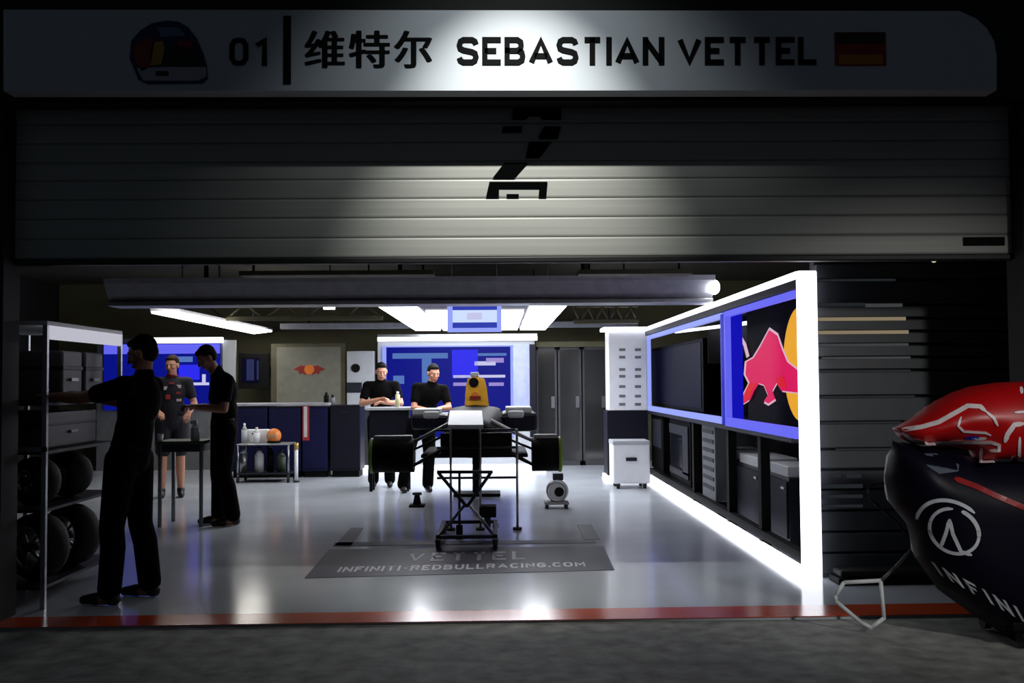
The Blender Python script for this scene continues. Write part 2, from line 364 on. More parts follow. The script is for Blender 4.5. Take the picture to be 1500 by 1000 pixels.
for nm, mk, pts in (('red_area','artred',[(195,66),(218,54),(226,62),(220,98),(208,104),(196,88)]),('yellow_area','artyellow',[(222,62),(238,60),(241,70),(236,94),(220,96)]),
                    ('visor','artvisor',[(242,70),(270,60),(288,66),(298,92),(298,98),(240,96)]),('chin_bar','artwhite',[(200,100),(240,98),(302,98),(302,112),(290,118),(210,118)]),
                    ('pale_patch','artpale',[(230,40),(262,40),(272,52),(236,54)]),('vent','artvisor',[(228,104),(247,104),(247,111),(228,111)]),('red_flash','artred',[(258,58),(278,60),(284,70),(262,68)])):
    q = MB(); pp(q, pts, SY-.010-.001*(nm in ('vent','red_flash')), .004); q.build(nm, M[mk], hp)

# sign lamp on an arm above the sign (just above the frame)
lx = .13
LY, LZ = 4.6, 4.71
lmp = thing('sign_lamp', 'black spot lamp on a long arm above the name board', 'lamp', (lx,6.36,LZ+.08))
MB().tube([(lx,6.36,LZ+.08),(lx,LY+.02,LZ+.08)], .02).build('arm', M['black'], lmp)
MB().cyl((lx,LY,LZ+.07),(lx,LY-.09,LZ+.22),.08,.06).build('shade', M['black'], lmp)
MB().cyl((lx,LY+.006,LZ+.06),(lx,LY+.002,LZ+.067),.06,.06).build('lamp_face', E['lamp'], lmp)
def spot(name, loc, aim, en, size, blend, rad, col):
    sp = bpy.data.lights.new(name,'SPOT'); sp.energy = en; sp.spot_size = radians(size); sp.spot_blend = blend; sp.shadow_soft_size = rad; sp.color = col
    so = bpy.data.objects.new(name, sp); COL.objects.link(so); so.location = loc; so.rotation_euler = (V(aim)-V(loc)).to_track_quat('-Z','Y').to_euler()
spot('sign_spot', (lx,LY+.01,LZ-.02), (lx,LY+.01+cos(radians(52.5)),LZ-.02-sin(radians(52.5))), 450, 47, 1.0, .02, (1.0,.985,.93))
spot('sign_spot_spill', (lx,LY+.01,LZ-.02), (lx,LY+.01+cos(radians(52)),LZ-.02-sin(radians(52))), 62, 84, 1.0, .02, (.95,1,1))
# added unseen fill lamp right of the camera, brightens the bodywork
spot('bodywork_fill', (4.6,-1.5,4.2), at(1490,650,5.6), 950, 26, 1.0, .25, (1,.98,.95))

# ================================================================== CEILING GEAR
ZG = 2.33
g = thing('overhead_gantry', 'grey boxed beam crossing the whole garage front with lamp end', 'gantry', at(600,440,10.4))
gx0, gx1 = at(155,450,10.4).x, at(1046,420,10.4).x
z0, z1 = at(600,445,10.4).z, at(600,406,10.4).z
MB().loft([[(x,10.32,z1),(x,10.34,z1-.05),(x,10.44,z0+.10),(x,10.52,z0+.045),(x,10.8,z0+.045),(x,10.8,z1)] for x in (gx0,gx1)]).build('beam', M['gantry'], g)
for f in g.children[0].data.polygons: f.use_smooth = False
MB().box(gx0,gx1,10.44,10.79,z0,z0+.045,.008).build('lower_rail', M['alu'], g)
MB().sph((gx1+.0,10.40,z1-.12),(.06,.06,.075)).build('end_lamp', E['spot'], g, 'bright round lamp')
MB().box(-2.6,1.6,10.80,10.84,z0+.06,z0+.16).build('added_fill', E['gl'], g, 'long unseen fill lamp added on the rear face')  # unseen fill lamp, added to light the car and faces from the front
for x in (-3,-1,.9): MB().cyl((x,10.6,z1-.02),(x,10.6,3.3),.025).build('hanger', M['darksteel'], g)
g2 = thing('overhead_gantry', 'slim grey rail in front of the back wall under the ceiling', 'gantry', at(700,475,17.4))
zz = at(500,477,17.4).z
MB().box(at(410,477,17.4).x,at(935,477,17.4).x,17.4,17.55,zz-.05,zz+.05,.01).build('beam', M['gantry'], g2)
for x in (-3.2,1.9): MB().cyl((x,17.47,zz),(x,17.47,3.3),.02).build('hanger', M['darksteel'], g2)
for i,(px0,px1,py,Y,lb) in enumerate([(350,635,400,9.0,'thin cable tray left of centre above the front beam'),(848,1015,398,9.0,'thin cable tray right of centre above the front beam'),
        (300,560,458,15.0,'dark olive roof truss over the left of the garage'),(840,935,462,15.0,'dark olive roof truss over the right of the garage')]):
    a, b = at(px0,py,Y), at(px1,py,Y); t = thing('ceiling_truss' if i > 1 else 'cable_tray', lb, 'truss' if i > 1 else 'cable tray', ((a.x+b.x)/2,Y,a.z))
    if i < 2:
        MB().box(a.x,b.x,Y,Y+.25,a.z-.02,a.z+.02).build('tray', M['truss'], t)
        for x in (a.x+.1,b.x-.1): MB().cyl((x,Y+.12,a.z),(x,Y+.12,3.3),.012).build('hanger', M['darksteel'], t)
    else:
        MB().box(a.x,b.x,Y,Y+.06,a.z+.12,a.z+.19).build('top_chord', M['truss'], t); MB().box(a.x,b.x,Y,Y+.06,a.z-.12,a.z-.06).build('bottom_chord', M['truss'], t)
        w = MB(); n = 9
        for k in range(n):
            xa = a.x+(b.x-a.x)*k/n; xb = a.x+(b.x-a.x)*(k+1)/n; w.tube([(xa,Y+.03,a.z-(.1 if k%2 else -.14)),(xb,Y+.03,a.z+(.14 if k%2 else -.1))],.018,6)
        w.build('web', M['truss'], t)
        for x in (a.x+.2,b.x-.2): MB().cyl((x,Y+.03,a.z+.18),(x,Y+.03,3.3),.015).build('hanger', M['darksteel'], t)
lr = thing('ceiling_light_rig', 'large bright rectangular ceiling light hung above the race car', 'ceiling light', (-.27,14.3,ZG))
def quadpx(mb, pts, z, th=.03): return mb.prism([fl2(x,y,z) for x,y in pts], (0,0,th))
def fl2(px,py,z):
    r = ray(px,py); t = (z-CAMZ)/r.z; return V((r.x*t, r.y*t, z))
A = fl2(555,450,ZG); B = fl2(832,446,ZG); Yf = A.y; Yb = 17.2
print('rig', A, B)
for x0,x1,y0 in ((A.x,A.x+.42,Yf),(B.x-.42,B.x,Yf),(A.x+.47,B.x-.47,Yf+1.0)):
    MB().box(x0,x1,y0,Yb,ZG,ZG+.03).build('diffuser', E['panel'], lr)
MB().box(A.x-.02,B.x+.02,Yf-.02,Yb+.05,ZG+.032,ZG+.09).build('housing', M['darksteel'], lr)
for x,y in ((A.x+.2,Yf+.3),(B.x-.2,Yf+.3),(A.x+.2,16.8),(B.x-.2,16.8)): MB().cyl((x,y,ZG+.08),(x,y,3.3),.012).build('hanger', M['darksteel'], lr)
a, b = fl2(222,461,ZG), fl2(397,488,ZG)
ls = thing('ceiling_light', 'long white strip light under the ceiling at the left', 'ceiling light', ((a.x+b.x)/2,(a.y+b.y)/2,ZG))
MB().prism([fl2(222,459,ZG),fl2(262,460,ZG),fl2(398,486,ZG),fl2(372,489,ZG)],(0,0,.03)).build('diffuser', E['strip'], ls)
MB().prism([fl2(220,457,ZG+.032),fl2(264,458,ZG+.032),fl2(400,485.5,ZG+.032),fl2(370,490,ZG+.032)],(0,0,.05)).build('housing', M['gantry'], ls)
for k in (.2,.8): q = a.lerp(b,k); MB().cyl((q.x,q.y,ZG+.08),(q.x,q.y,3.3),.012).build('hanger', M['darksteel'], ls)
q = at(482,449,13.0)
sl = thing('ceiling_spotlight', 'small square white lamp hanging left of the large ceiling light', 'ceiling light', q)
MB().box(q.x-.07,q.x+.07,13.0,13.03,q.z-.03,q.z+.03).build('lamp_face', E['spot'], sl); MB().box(q.x-.08,q.x+.08,13.03,13.13,q.z-.035,q.z+.035).build('housing', M['black'], sl); MB().cyl((q.x,13.08,q.z),(q.x,13.08,3.3),.01).build('hanger', M['darksteel'], sl)
q = at(1368,381,7.3)
sl = thing('small_ceiling_lamp', 'tiny glinting lamp at the top of the dark slatted wall', 'lamp', q)
MB().sph(q,(.018,.018,.018)).build('bulb', E['spark'], sl); MB().cyl(q,(q.x,7.52,q.z+.02),.01).build('bracket', M['black'], sl)
a, b = at(655,445,12.0), at(735,486,12.0)
bn = thing('hanging_banner', 'small blue and white lit banner hanging over the race car', 'banner', ((a.x+b.x)/2,12.03,b.z))
MB().pbox(655,445,735,486,12.01,.05,.006).build('frame', E['bluewhite'], bn)
MB().pbox(663,446,728,454,12.0,.012).build('top_band', E['bannerb'], bn); MB().pbox(663,454,728,472,12.0,.012).build('panel', E['banner'], bn); MB().pbox(663,472,728,480,12.0,.012).build('bottom_band', E['bannerb'], bn)
MB().pbox(684,458,706,468,11.995,.006).build('emblem', E['scrw'], bn)
for px in (662,728): q = at(px,446,12.03); MB().cyl(q,(q.x,12.03,3.3),.008).build('hanger', M['darksteel'], bn)

# ================================================================== LIT PARTITION (right)
PX = 2.2; YN, YF = 7.42, 15.2; ZT = 2.25
pt = thing('display_partition', 'white-edged lit display wall running back along the right side', 'partition', (2.3,11.3,0))
MB().box(PX,PX+.14,YN,YN+.06,0,ZT,.01).build('light_post', E['tube'], pt, 'glowing white upright at the near end')
MB().box(PX,PX+.06,YN+.06,YF,ZT-.055,ZT).build('glow_rail', E['tube'], pt, 'glowing white top edge')
MB().box(PX,PX+.07,YN+.06,YF,.005,.07).build('light_plinth', E['tube'], pt, 'glowing white strip along the floor')
zl = ax(1150,634,PX).z; zw = ax(1150,432,PX).z
y1, y2, y3 = ax(950,545,PX).y, ax(1062,545,PX).y, YN+.1
print('partition', zl, zw, y1, y2)
MB().box(PX+.06,PX+.13,YN+.06,YF,.1,zl-.10).bm.free()
MB().box(PX+.005,PX+.1,YN+.06,YF,ZT-.12,ZT-.056).build('header', M['navydark'], pt)
MB().box(PX+.02,PX+.9,7.74,YF,zl-.07,zl-.01).build('ledge', M['navydark'], pt)
MB().box(PX+.05,PX+.12,YN+.06,YF,.1,.17).build('sill_rail', M['black'], pt)
MB().box(PX+.95,PX+1.0,7.74,YF,0,ZT).build('back_panel', M['navydark'], pt)
MB().box(PX+.1,PX+1.0,7.74,YF,ZT-.04,ZT).build('top_panel', M['navydark'], pt)
MB().box(PX+.14,PX+1.0,7.70,7.74,0,ZT).build('end_panel', M['black'], pt)
def wframe(ya, yb):
    f = MB(); t = .042
    f.box(PX-.004,PX+.05,ya,yb,zl-.02,zl+.045); f.box(PX-.004,PX+.05,ya,yb,zw-.035,zw+.015)
    f.box(PX-.004,PX+.05,ya,ya+t,zl,zw); f.box(PX-.004,PX+.05,yb-t,yb,zl,zw); return f
MB().box(PX-.004,PX+.12,y2-.02,y2+.16,zl-.02,zw).build('pillar', E['bluedeep'], pt, 'deep blue lit pillar between the two windows')
f = wframe(y2+.12,y1+.12).build('window_frame', E['bluewhite'], pt, 'pale blue glowing frame of the far window')
f = MB().box(PX-.006,PX+.05,y3,y2,zl-.03,zl+.05).box(PX-.006,PX+.05,y3,y2,zw-.035,zw+.015).box(PX-.006,PX+.05,y2-.06,y2,zl,zw).build('window_frame', E['blue'], pt, 'violet blue glowing frame of the near window')
MB().box(PX+.121,PX+.17,y2-.02,y2+.16,zl,zw).build('reveal', E['bluedeep'], pt)
MB().cyl(ax(990,486,2.8),ax(1150,466,2.8),.022).build('inner_tube', E['tubelow'], pt)
# graphic seen through the near window
GX = 2.62
bg = thing('bull_graphic', 'backlit panel with charging red bull before a yellow sun', 'graphic panel', (GX+.05,9.0,zl))
MB().box(GX+.02,GX+.06,7.75,y2+.9,zl-.005,zw+.1).build('panel', mat('graphic_navy',(3,4,18),.7,spec=.05), bg)
c0 = ax(1170,533,GX)
MB().prism([(GX+.012,c0.y+.52*cos(t),c0.z+.50*sin(t)) for t in [2*pi*k/40 for k in range(40)]],(.006,0,0)).build('sun', E['sun'], bg)
zp = lambda pts, X, dx=0, dy=0: [ax(780+x*.3, 380+y*.3, X) for x,y in pts]
bull = [(1155,345),(1192,372),(1215,440),(1240,500),(1290,540),(1300,650),(1215,640),(1190,600),(1168,640),(1182,680),(1150,702),(1130,690),(1150,660),(1130,612),(1105,603),(1080,640),(1062,682),(1030,702),(1018,690),(1040,640),(1060,600),(1040,560),(1045,500),(1080,480),(1110,430)]
cx_, cy_ = 1140, 540
big = [(cx_+(x-cx_)*1.09, cy_+(y-cy_)*1.07) for x,y in bull]
MB().prism(zp(big,GX+.004),(.006,0,0)).build('outline', E['bullw'], bg)
MB().prism(zp(bull,GX-.004),(.006,0,0)).build('bull', E['bull'], bg)
MB().prism(zp([(1040,640),(1060,600),(1092,606),(1072,640),(1058,678),(1030,694)],GX-.008),(.003,0,0)).build('hind_leg', E['bulld'], bg)
MB().prism(zp([(1190,580),(1225,570),(1240,630),(1200,620)],GX-.008),(.003,0,0)).build('head', E['bulld'], bg)
MB().prism(zp([(1000,372),(1020,372),(1042,410),(1058,470),(1045,480),(1030,420)],GX-.002),(.003,0,0)).build('tail', E['bullw'], bg)
# screen seen through the far window
a, b = ax(955,545,2.42), ax(1030,545,2.42)
tv = thing('wall_screen', 'large dark screen behind the far window of the lit display wall', 'screen', (2.75,(a.y+b.y)/2,zl))
MB().box(2.42,2.48,b.y,a.y,zl+.03,zw-.14,.01).build('casing', mat('screen_casing',(4,4,6),.6,spec=.05), tv); MB().box(2.412,2.425,b.y+.1,a.y-.1,zl+.08,zw-.19).build('screen', E['tvdark'], tv)
a = ax(1035,530,2.6)
sk = thing('equipment_tower', 'dark equipment tower behind the near half of the far window', 'equipment', (2.7,a.y,zl-.01))
MB().box(2.5,2.9,a.y-.18,a.y+.18,zl-.01,zl+.62,.015).build('casing', M['carbon'], sk); MB().box(2.49,2.5,a.y-.1,a.y+.1,zl+.3,zl+.55).build('face_plate', M['darksteel'], sk)
# under the ledge
for k,(xa,xb,X,mk,lb,zhi) in enumerate([(955,972,2.32,'carbon','narrow black cabinet under the ledge, farthest back',.0),(982,1012,2.32,'midgrey','grey framed rack under the ledge beside the black cabinet',.0),(1029,1048,2.3,'steel','slim silver vented cabinet under the ledge',.0)]):
    a, b = ax(xa,700,X), ax(xb,700,X); t = thing('equipment_rack', lb, 'rack', (X+.1,(a.y+b.y)/2,0))
    ht = zl-.075
    MB().box(X,X+.17,b.y,a.y,.17,ht,.01).build('casing', M['carbon' if k<2 else 'midgrey'], t)
    MB().box(X+.02,X+.15,b.y+.03,a.y-.03,0,.17).build('base', M['black'], t)
    if k == 1:
        w = (a.y-b.y); MB().box(X-.02,X,b.y+.05*w,a.y-.05*w,ht-.2,ht-.08).box(X-.02,X,b.y+.05*w,b.y+.3*w,.3,ht-.2).box(X-.02,X,b.y+.05*w,a.y-.05*w,.25,.33).build('front_frame', M['darksteel'], t); MB().box(X-.012,X,b.y+.35*w,a.y-.1*w,.36,ht-.22).build('screen', M['glassd'], t)
    if k == 2:
        v = MB()
        for q in range(7): v.box(X-.008,X+.01,b.y+.1*(a.y-b.y),a.y-.1*(a.y-b.y),.28+q*.1,.32+q*.1)
        v.build('vent', M['darksteel'], t)
    if k == 0: MB().box(X-.01,X,b.y+.1,a.y-.1,.5,.9).build('door', M['darksteel'], t)
for k,(xa,xb,lb) in enumerate([(1078,1112,'slate blue cabinet under the ledge, left of the last black upright'),(1122,1153,'slate blue cabinet under the ledge nearest the glowing post'),(1050,1070,'slate blue cabinet under the ledge next to the silver vented one')]):
    a, b = ax(xa,740,2.5), ax(xb,740,2.5); t = thing('base_cabinet', lb, 'cabinet', (2.75,(a.y+b.y)/2,0), None)
    MB().box(2.52,2.95,b.y,a.y,0,.60,.006).build('body', M['darksteel'], t); MB().box(2.5,2.52,b.y+.02,a.y-.02,.08,.57).build('door', mat('slate_blue',(24,26,40),.6,spec=.15), t); MB().box(2.49,2.5,b.y+.06,b.y+.16,.50,.52).build('handle', M['steel'], t)
    MB().box(2.53,2.9,b.y+.06,a.y-.06,.6,.7,.01).build('tray', M['white'], t)
for px,lb in ((1069,'black upright under the ledge nearer the silver cabinet'),(1116,'black upright under the ledge nearer the glowing post'),(1018,'black upright under the ledge beyond the silver cabinet')):
    a = ax(px,700,2.28); solo(MB().box(2.26,2.34,a.y-.05,a.y+.05,0,zl-.07), 'support_post', M['black'], lb, 'post', 'uprights under the display ledge')
MB().box(PX+.35,PX+.39,8.0,10.6,zl-.11,zl-.08).build('tray_fill', E['tubelow'], pt)  # added tube that brightens the white trays under the ledge
# end cabinet at the far end of the partition
Yc = 15.25
a, b = at(891,600,Yc), at(947,600,Yc)
cb = thing('notice_cabinet', 'tall cabinet with white printed panel above dark navy base', 'cabinet', ((a.x+b.x)/2,Yc+.25,0))
MB().pbox(892,485,948,601,Yc,.5,.008).build('notice_panel', M['white'], cb, 'white panel with rows of small grey notices')
MB().box(a.x-.02,b.x+.02,Yc-.02,Yc+.5,.06,a.z-.02,.006).build('base', M['navydark'], cb, 'dark navy base')
MB().box(a.x-.05,b.x,Yc+.02,Yc+.45,0.005,.06).build('plinth_light', E['tube'], cb); zt_ = at(900,484,Yc).z
MB().box(a.x-.06,b.x+.05,Yc-.05,Yc+.5,zt_,zt_+.05).build('top_light', E['tube'], cb)
n_ = MB()
for px in (912,935):
    for py in (512,523,541,551,566,580,592): n_.pbox(px-5,py-2,px+4,py+2,Yc-.004,.006)
n_.build('notices', M['midgrey'], cb)
# white trolley box
q = fl(925,716)
wb = thing('rolling_case', 'white rolling storage case on casters in front of notice cabinet', 'case', (q.x,q.y,0))
a, b = at(898,650,q.y), at(952,650,q.y); zt_ = at(925,646,q.y).z
MB().box(a.x,b.x,q.y,q.y+.5,.07,zt_,.02,seg=3).build('body', M['white'], wb)
MB().box(a.x-.005,b.x+.005,q.y-.006,q.y+.506,zt_-.05,zt_+.005,.01).build('lid', M['lightgrey'], wb)
MB().pbox(917,670,933,675,q.y-.012,.014).build('handle', M['darksteel'], wb)
for x in (a.x+.07,b.x-.07):
    for y in (q.y+.05,q.y+.45): MB().cyl((x-.02,y,.035),(x+.02,y,.035),.035).build('caster', M['rubber'], wb); 
for x in (a.x+.07,b.x-.07):
    for y in (q.y+.05,q.y+.45): MB().box(x-.025,x+.025,y-.02,y+.02,.04,.08).build('caster_fork', M['darksteel'], wb)

# ================================================================== BACK OF THE GARAGE
def screenblocks(t, Y, blocks):
    for nm, mk, r in blocks: MB().pbox(*r, Y, .012).build(nm, E[mk], t)
YB = 17.6
q = at(655,690,YB)
dp = thing('display_wall', 'blue lit screen wall behind the race car with white side', 'display', (q.x,YB+.1,0))
MB().box(at(553,600,YB).x,at(784,600,YB).x,YB+.05,YB+.3,0,at(660,500,YB).z).build('body', M['lightgrey'], dp)
MB().pbox(560,506,752,640,YB+.02,.03).build('surround', E['bluewhite'], dp)
MB().pbox(566,508,748,640,YB,.03).build('screen', E['scr'], dp)
screenblocks(dp, YB-.012, [('caption','scrc',(575,517,656,525)),('blue_field','scrb',(662,512,700,553)),('caption','scrw',(695,529,726,535)),('caption','scrp',(712,524,738,531)),('caption','scrw',(664,549,740,553)),('caption','scrp',(716,560,738,565)),('picture','scrc',(618,525,632,560)),('picture','scrc',(576,550,592,562)),('caption','scrp',(664,560,690,565)),('caption','scrc',(700,517,742,521))])
MB().pbox(553,493,787,499,YB-.12,.1).build('header_tube', E['tube'], dp, 'white tube along the top')
MB().pbox(553,489,787,493,YB-.13,.2).build('header_cover', M['alu'], dp)
MB().pbox(752,504,776,620,YB+.0,.05).build('side_panel', mat('pale_lilac_panel',(150,158,196),.5), dp)
MB().pbox(776,504,785,640,YB-.02,.05).build('edge_panel', M['navydark'], dp)
MB().box(at(520,690,17.3).x,at(800,690,17.3).x,17.3,17.36,.01,.075).build('base_light', E['tube'], dp, 'white light strip at the floor')
q = at(240,590,YB)
d2 = thing('display_wall', 'blue lit screen behind the workers at far left', 'display', (q.x,YB+.1,0))
MB().box(at(140,600,YB).x,at(326,600,YB).x,YB+.05,YB+.3,0,at(240,496,YB).z).build('body', M['midgrey'], d2)
MB().pbox(152,503,322,600,YB,.05).build('screen', E['scr'], d2); 
screenblocks(d2, YB-.012, [('glow_band','blue',(152,504,322,518)),('caption','scrc',(256,522,282,530)),('caption','scrw',(280,560,306,564)),('caption','scrw',(296,548,301,560)),('blue_field','scrb',(262,534,292,556))])
MB().pbox(222,494,325,502,YB-.12,.1).build('header_tube', E['tube'], d2, 'white tube along the top')
MB().pbox(326,498,345,560,YB,.06).build('side_panel', M['lightgrey'], d2)
# framed dark monitor
mo = thing('wall_monitor', 'black framed monitor with dim blue picture on the back wall', 'monitor', at(371,568,YB))
MB().pbox(349,517,394,569,YB,.08,.01).build('casing', M['black'], mo); MB().pbox(354,524,380,560,YB-.008,.012).build('screen', E['tvdark'], mo); MB().pbox(361,526,372,557,YB-.014,.008).build('picture', E['tvdim'], mo); MB().pbox(376,528,379,556,YB-.014,.008).build('picture', E['tvdim'], mo)
q = at(371,543,YB+.08); MB().box(q.x-.1,q.x+.1,YB+.08,18.8,q.z-.1,q.z+.1).build('bracket', M['darksteel'], mo)
# grey board with emblem
bo = thing('emblem_board', 'grey board with small red bulls and orange sun emblem', 'board', at(452,590,YB+.1))
MB().pbox(397,503,506,640,YB+.06,.05).build('frame', M['truss'], bo); MB().pbox(405,508,499,640,YB+.04,.03).build('panel', M['boardgrey'], bo)
em = MB()
def ep(pts): em.prism([at(x,y,YB+.034) for x,y in pts],(0,.006,0))
for sgn in (1,-1):
    ep([(453+sgn*x,y) for x,y in ((1,541),(6,536),(12,535),(20,539),(24,541),(16,543),(14,548),(10,546),(5,549),(3,545))])
em.build('bulls', M['bullred'], bo)
q = at(453,541,YB+.03); MB().cyl((q.x,YB+.028,q.z),(q.x,YB+.04,q.z),.085,n=24).build('sun', M['sunorange'], bo)
q = at(452,560,YB+.11); MB().box(q.x-.3,q.x+.3,YB+.11,18.8,q.z+.1,q.z+.3).build('bracket', M['darksteel'], bo)
# white wall unit with round black port
wu = thing('wall_unit', 'pale wall unit with round black port left of the blue screens', 'wall unit', at(522,575,YB))
MB().pbox(508,514,548,600,YB,.2,.01).build('body', M['lightgrey'], wu); q = at(521,539,YB); MB().cyl((q.x,YB-.02,q.z),(q.x,YB+.01,q.z),.075,n=20).build('port', M['black'], wu); MB().pbox(508,560,530,575,YB-.01,.02).build('lower_panel', M['darksteel'], wu); MB().box(at(510,600,YB).x,at(546,600,YB).x,YB+.02,YB+.2,0,at(520,600,YB).z).build('stand', M['walldark'], wu)
# glass partition and doors to the right of the screen wall
YG = 17.9
for k,(xa,xb,lb) in enumerate([(786,816,'dark glazed door beside the pale side of the screen wall'),(818,852,'dark glazed door in the middle between screen wall and cabinet'),(854,890,'dark glazed door beside the white notice cabinet')]):
    gp = thing('glazed_door', lb, 'door', ((at(xa,600,YG).x+at(xb,600,YG).x)/2,YG+.03,0), 'glazed doors at the back')
    x0,x1 = at(xa,600,YG).x, at(xb,600,YG).x; zt_ = at(830,508,YG).z
    MB().box(x0+.03,x1-.03,YG+.01,YG+.03,.08,zt_-.05).build('pane', mat('smoked_pane',(50,50,50),.12,var=.15,scale=2), gp)
    MB().box(x0,x0+.035,YG,YG+.05,0,zt_).box(x1-.035,x1,YG,YG+.05,0,zt_).box(x0,x1,YG,YG+.05,zt_-.05,zt_).box(x0,x1,YG,YG+.05,0,.08).build('frame', M['casegrey'], gp)
    MB().box(x1-.10,x1-.04,YG-.03,YG,1.0,1.2).build('handle', M['steel'], gp)
b_ = MB().box(at(785,500,YG).x,at(895,500,YG).x,YG-.05,YG+.2,at(830,508,YG).z,at(830,500,YG).z)
solo(b_, 'door_head_rail', M['wall'], 'olive rail along the top of the dark glazed doors', 'rail')

# navy counter cabinets
YCn = 16.0
for k,(xa,xb,yt_,mk,lb) in enumerate([(338,392,592,'navy','navy cabinet behind the parts trolley, left unit'),(393,441,592,'navy','navy cabinet with plain front left of the red stripe'),(442,480,592,'navy','navy cabinet with the red and white stripe'),(483,528,590,'navydark','darkest navy cabinet next to the arms-folded worker')]):
    x0,x1 = at(xa,600,YCn).x, at(xb,600,YCn).x; t = thing('base_cabinet', lb, 'cabinet', ((x0+x1)/2,YCn+.25,0), 'navy cabinets along the back')
    zt_ = at(450,yt_,YCn).z
    MB().box(x0+.004,x1-.004,YCn+.02,YCn+.55,.1,zt_-.04,.006).build('body', M[mk], t)
    MB().box(x0+.012,x1-.012,YCn,YCn+.02,.14,zt_-.08,.004).build('door', M[mk], t)
    MB().box(x0+.03,x1-.03,YCn+.06,YCn+.5,0,.1).build('plinth', M['black'], t)
    MB().box((x0+x1)/2-.07,(x0+x1)/2+.07,YCn-.02,YCn-.005,zt_-.16,zt_-.145).build('handle', M['darksteel'], t)
    if k == 2:
        MB().pbox(443,592,453,645,YCn-.006,.008).build('stripe', M['patchr'], t, 'red stripe'); MB().pbox(445,595,450,640,YCn-.010,.006).build('stripe', M['patchw'], t, 'pale stripe')
x0,x1 = at(336,600,YCn).x, at(482,600,YCn).x; zt_ = at(450,590,YCn).z
solo(MB().box(x0,x1,YCn-.02,YCn+.57,zt_-.04,zt_,.008), 'worktop', M['gantry'], 'grey worktop along the navy cabinets', 'worktop')
MB().bm.free()
for k,(px,py,w,h,mk,lb) in enumerate([(478,584,7,14,'black','small black bottle on the navy cabinets'),(487,590,5,10,'midgrey','small grey canister on the navy cabinets')]):
    q = at(px,592,YCn+.25); t = thing('bottle', lb, 'bottle', (q.x,YCn+.25,zt_ if k==0 else at(450,590,YCn).z-.04))
    z_ = zt_-(.0 if k == 0 else .04); MB().cyl((q.x,YCn+.25,z_),(q.x,YCn+.25,z_+.12),.04).build('body', M[mk], t); MB().cyl((q.x,YCn+.25,z_+.12),(q.x,YCn+.25,z_+.16),.02).build('cap', M['black'], t)
q = at(548,622,15.6)
t = thing('orange_lamp', 'small orange marker lamp on a post left of the arms-folded worker', 'lamp', (q.x,15.6,0))
MB().cyl((q.x,15.6,0),(q.x,15.6,q.z-.06),.02).build('post', M['black'], t); MB().cyl((q.x,15.6,q.z-.07),(q.x,15.6,q.z+.08),.035).build('lens', M['orange'], t)

# parts trolley with bottles
q = fl(388,707); YT = q.y
x0,x1 = at(346,680,YT).x, at(424,680,YT).x; zt_ = at(388,650,YT).z
tr = thing('parts_trolley', 'chrome parts trolley standing in front of the navy cabinets', 'trolley', ((x0+x1)/2,YT+.25,0))
for x in (x0+.02,x1-.02):
    for y in (YT+.02,YT+.48): MB().cyl((x,y,.08),(x,y,zt_+.0),.016).build('leg', M['steel'], tr); MB().cyl((x-.015,y,.04),(x+.015,y,.04),.04).build('caster', M['rubber'], tr)
MB().box(x0,x1,YT,YT+.5,zt_-.02,zt_,.005).build('top_shelf', M['alu'], tr); MB().box(x0,x1,YT,YT+.5,.12,.14,.005).build('bottom_shelf', M['darksteel'], tr)
def bottle(px, w, h, mk, lb, zb, Y, cap='white', nm='bottle', cat='bottle'):
    x = at(px,660,Y).x; t = thing(nm, lb, cat, (x,Y,zb))
    MB().cyl((x,Y,zb),(x,Y,zb+h*.68),w).cyl((x,Y,zb+h*.68),(x,Y,zb+h*.85),w,w*.35).build('body', M[mk], t); MB().cyl((x,Y,zb+h*.85),(x,Y,zb+h),w*.4).build('cap', M[cap], t)
bottle(358,.045,.3,'lightgrey','tall grey bottle at the left end of the parts trolley top',zt_,YT+.2)
bottle(376,.05,.24,'white','short white bottle on the middle of the parts trolley top',zt_,YT+.15)
x = at(366,640,YT).x; t = thing('tool_case', 'pale grey case at the back of the parts trolley top', 'case', (x,YT+.36,zt_)); MB().box(x-.16,x+.2,YT+.3,YT+.46,zt_,zt_+.2,.012).build('body', M['white'], t); MB().box(x-.04,x+.08,YT+.285,YT+.3,zt_+.13,zt_+.15).build('handle', M['darksteel'], t)
t = thing('helmet', 'orange and yellow helmet shaped cover on the parts trolley', 'helmet', (at(397,640,YT).x,YT+.2,zt_))
x = at(397,640,YT).x; MB().sph((x,YT+.2,zt_+.11),(.11,.13,.11)).build('shell', M['orange'], t); MB().box(x-.07,x+.07,YT+.06,YT+.1,zt_+.08,zt_+.14,.015).build('visor', M['cardboard'], t); MB().ring((x,YT+.2,zt_+.02),(0,0,1),.09,.015).build('rim', M['black'], t)
for k,(px,w,h,mk,lb) in enumerate([(357,.055,.42,'steel','shiny steel cylinder on the lower shelf of the parts trolley, leftmost'),(380,.07,.38,'lightgrey','grey canister on the lower shelf of the parts trolley'),(396,.05,.42,'carbon','black canister on the lower shelf of the parts trolley'),(412,.07,.34,'dgreen','green canister on the lower shelf of the parts trolley')]):
    bottle(px,w,h,mk,lb,.14,YT+.22,'darksteel','canister','canister')
q = fl(434,706); zt2 = at(431,658,q.y).z
t = thing('stand_pole', 'slim white floor pole with dark yellow top beside the parts trolley', 'pole', (q.x,q.y,0))
MB().cyl((q.x,q.y,.02),(q.x,q.y,zt2),.028).build('pole', M['white'], t); MB().cyl((q.x,q.y,0),(q.x,q.y,.02),.05).build('base', M['darksteel'], t); MB().cyl((q.x,q.y,zt2),(q.x,q.y,zt2+.1),.035).build('cap', M['brass'], t)

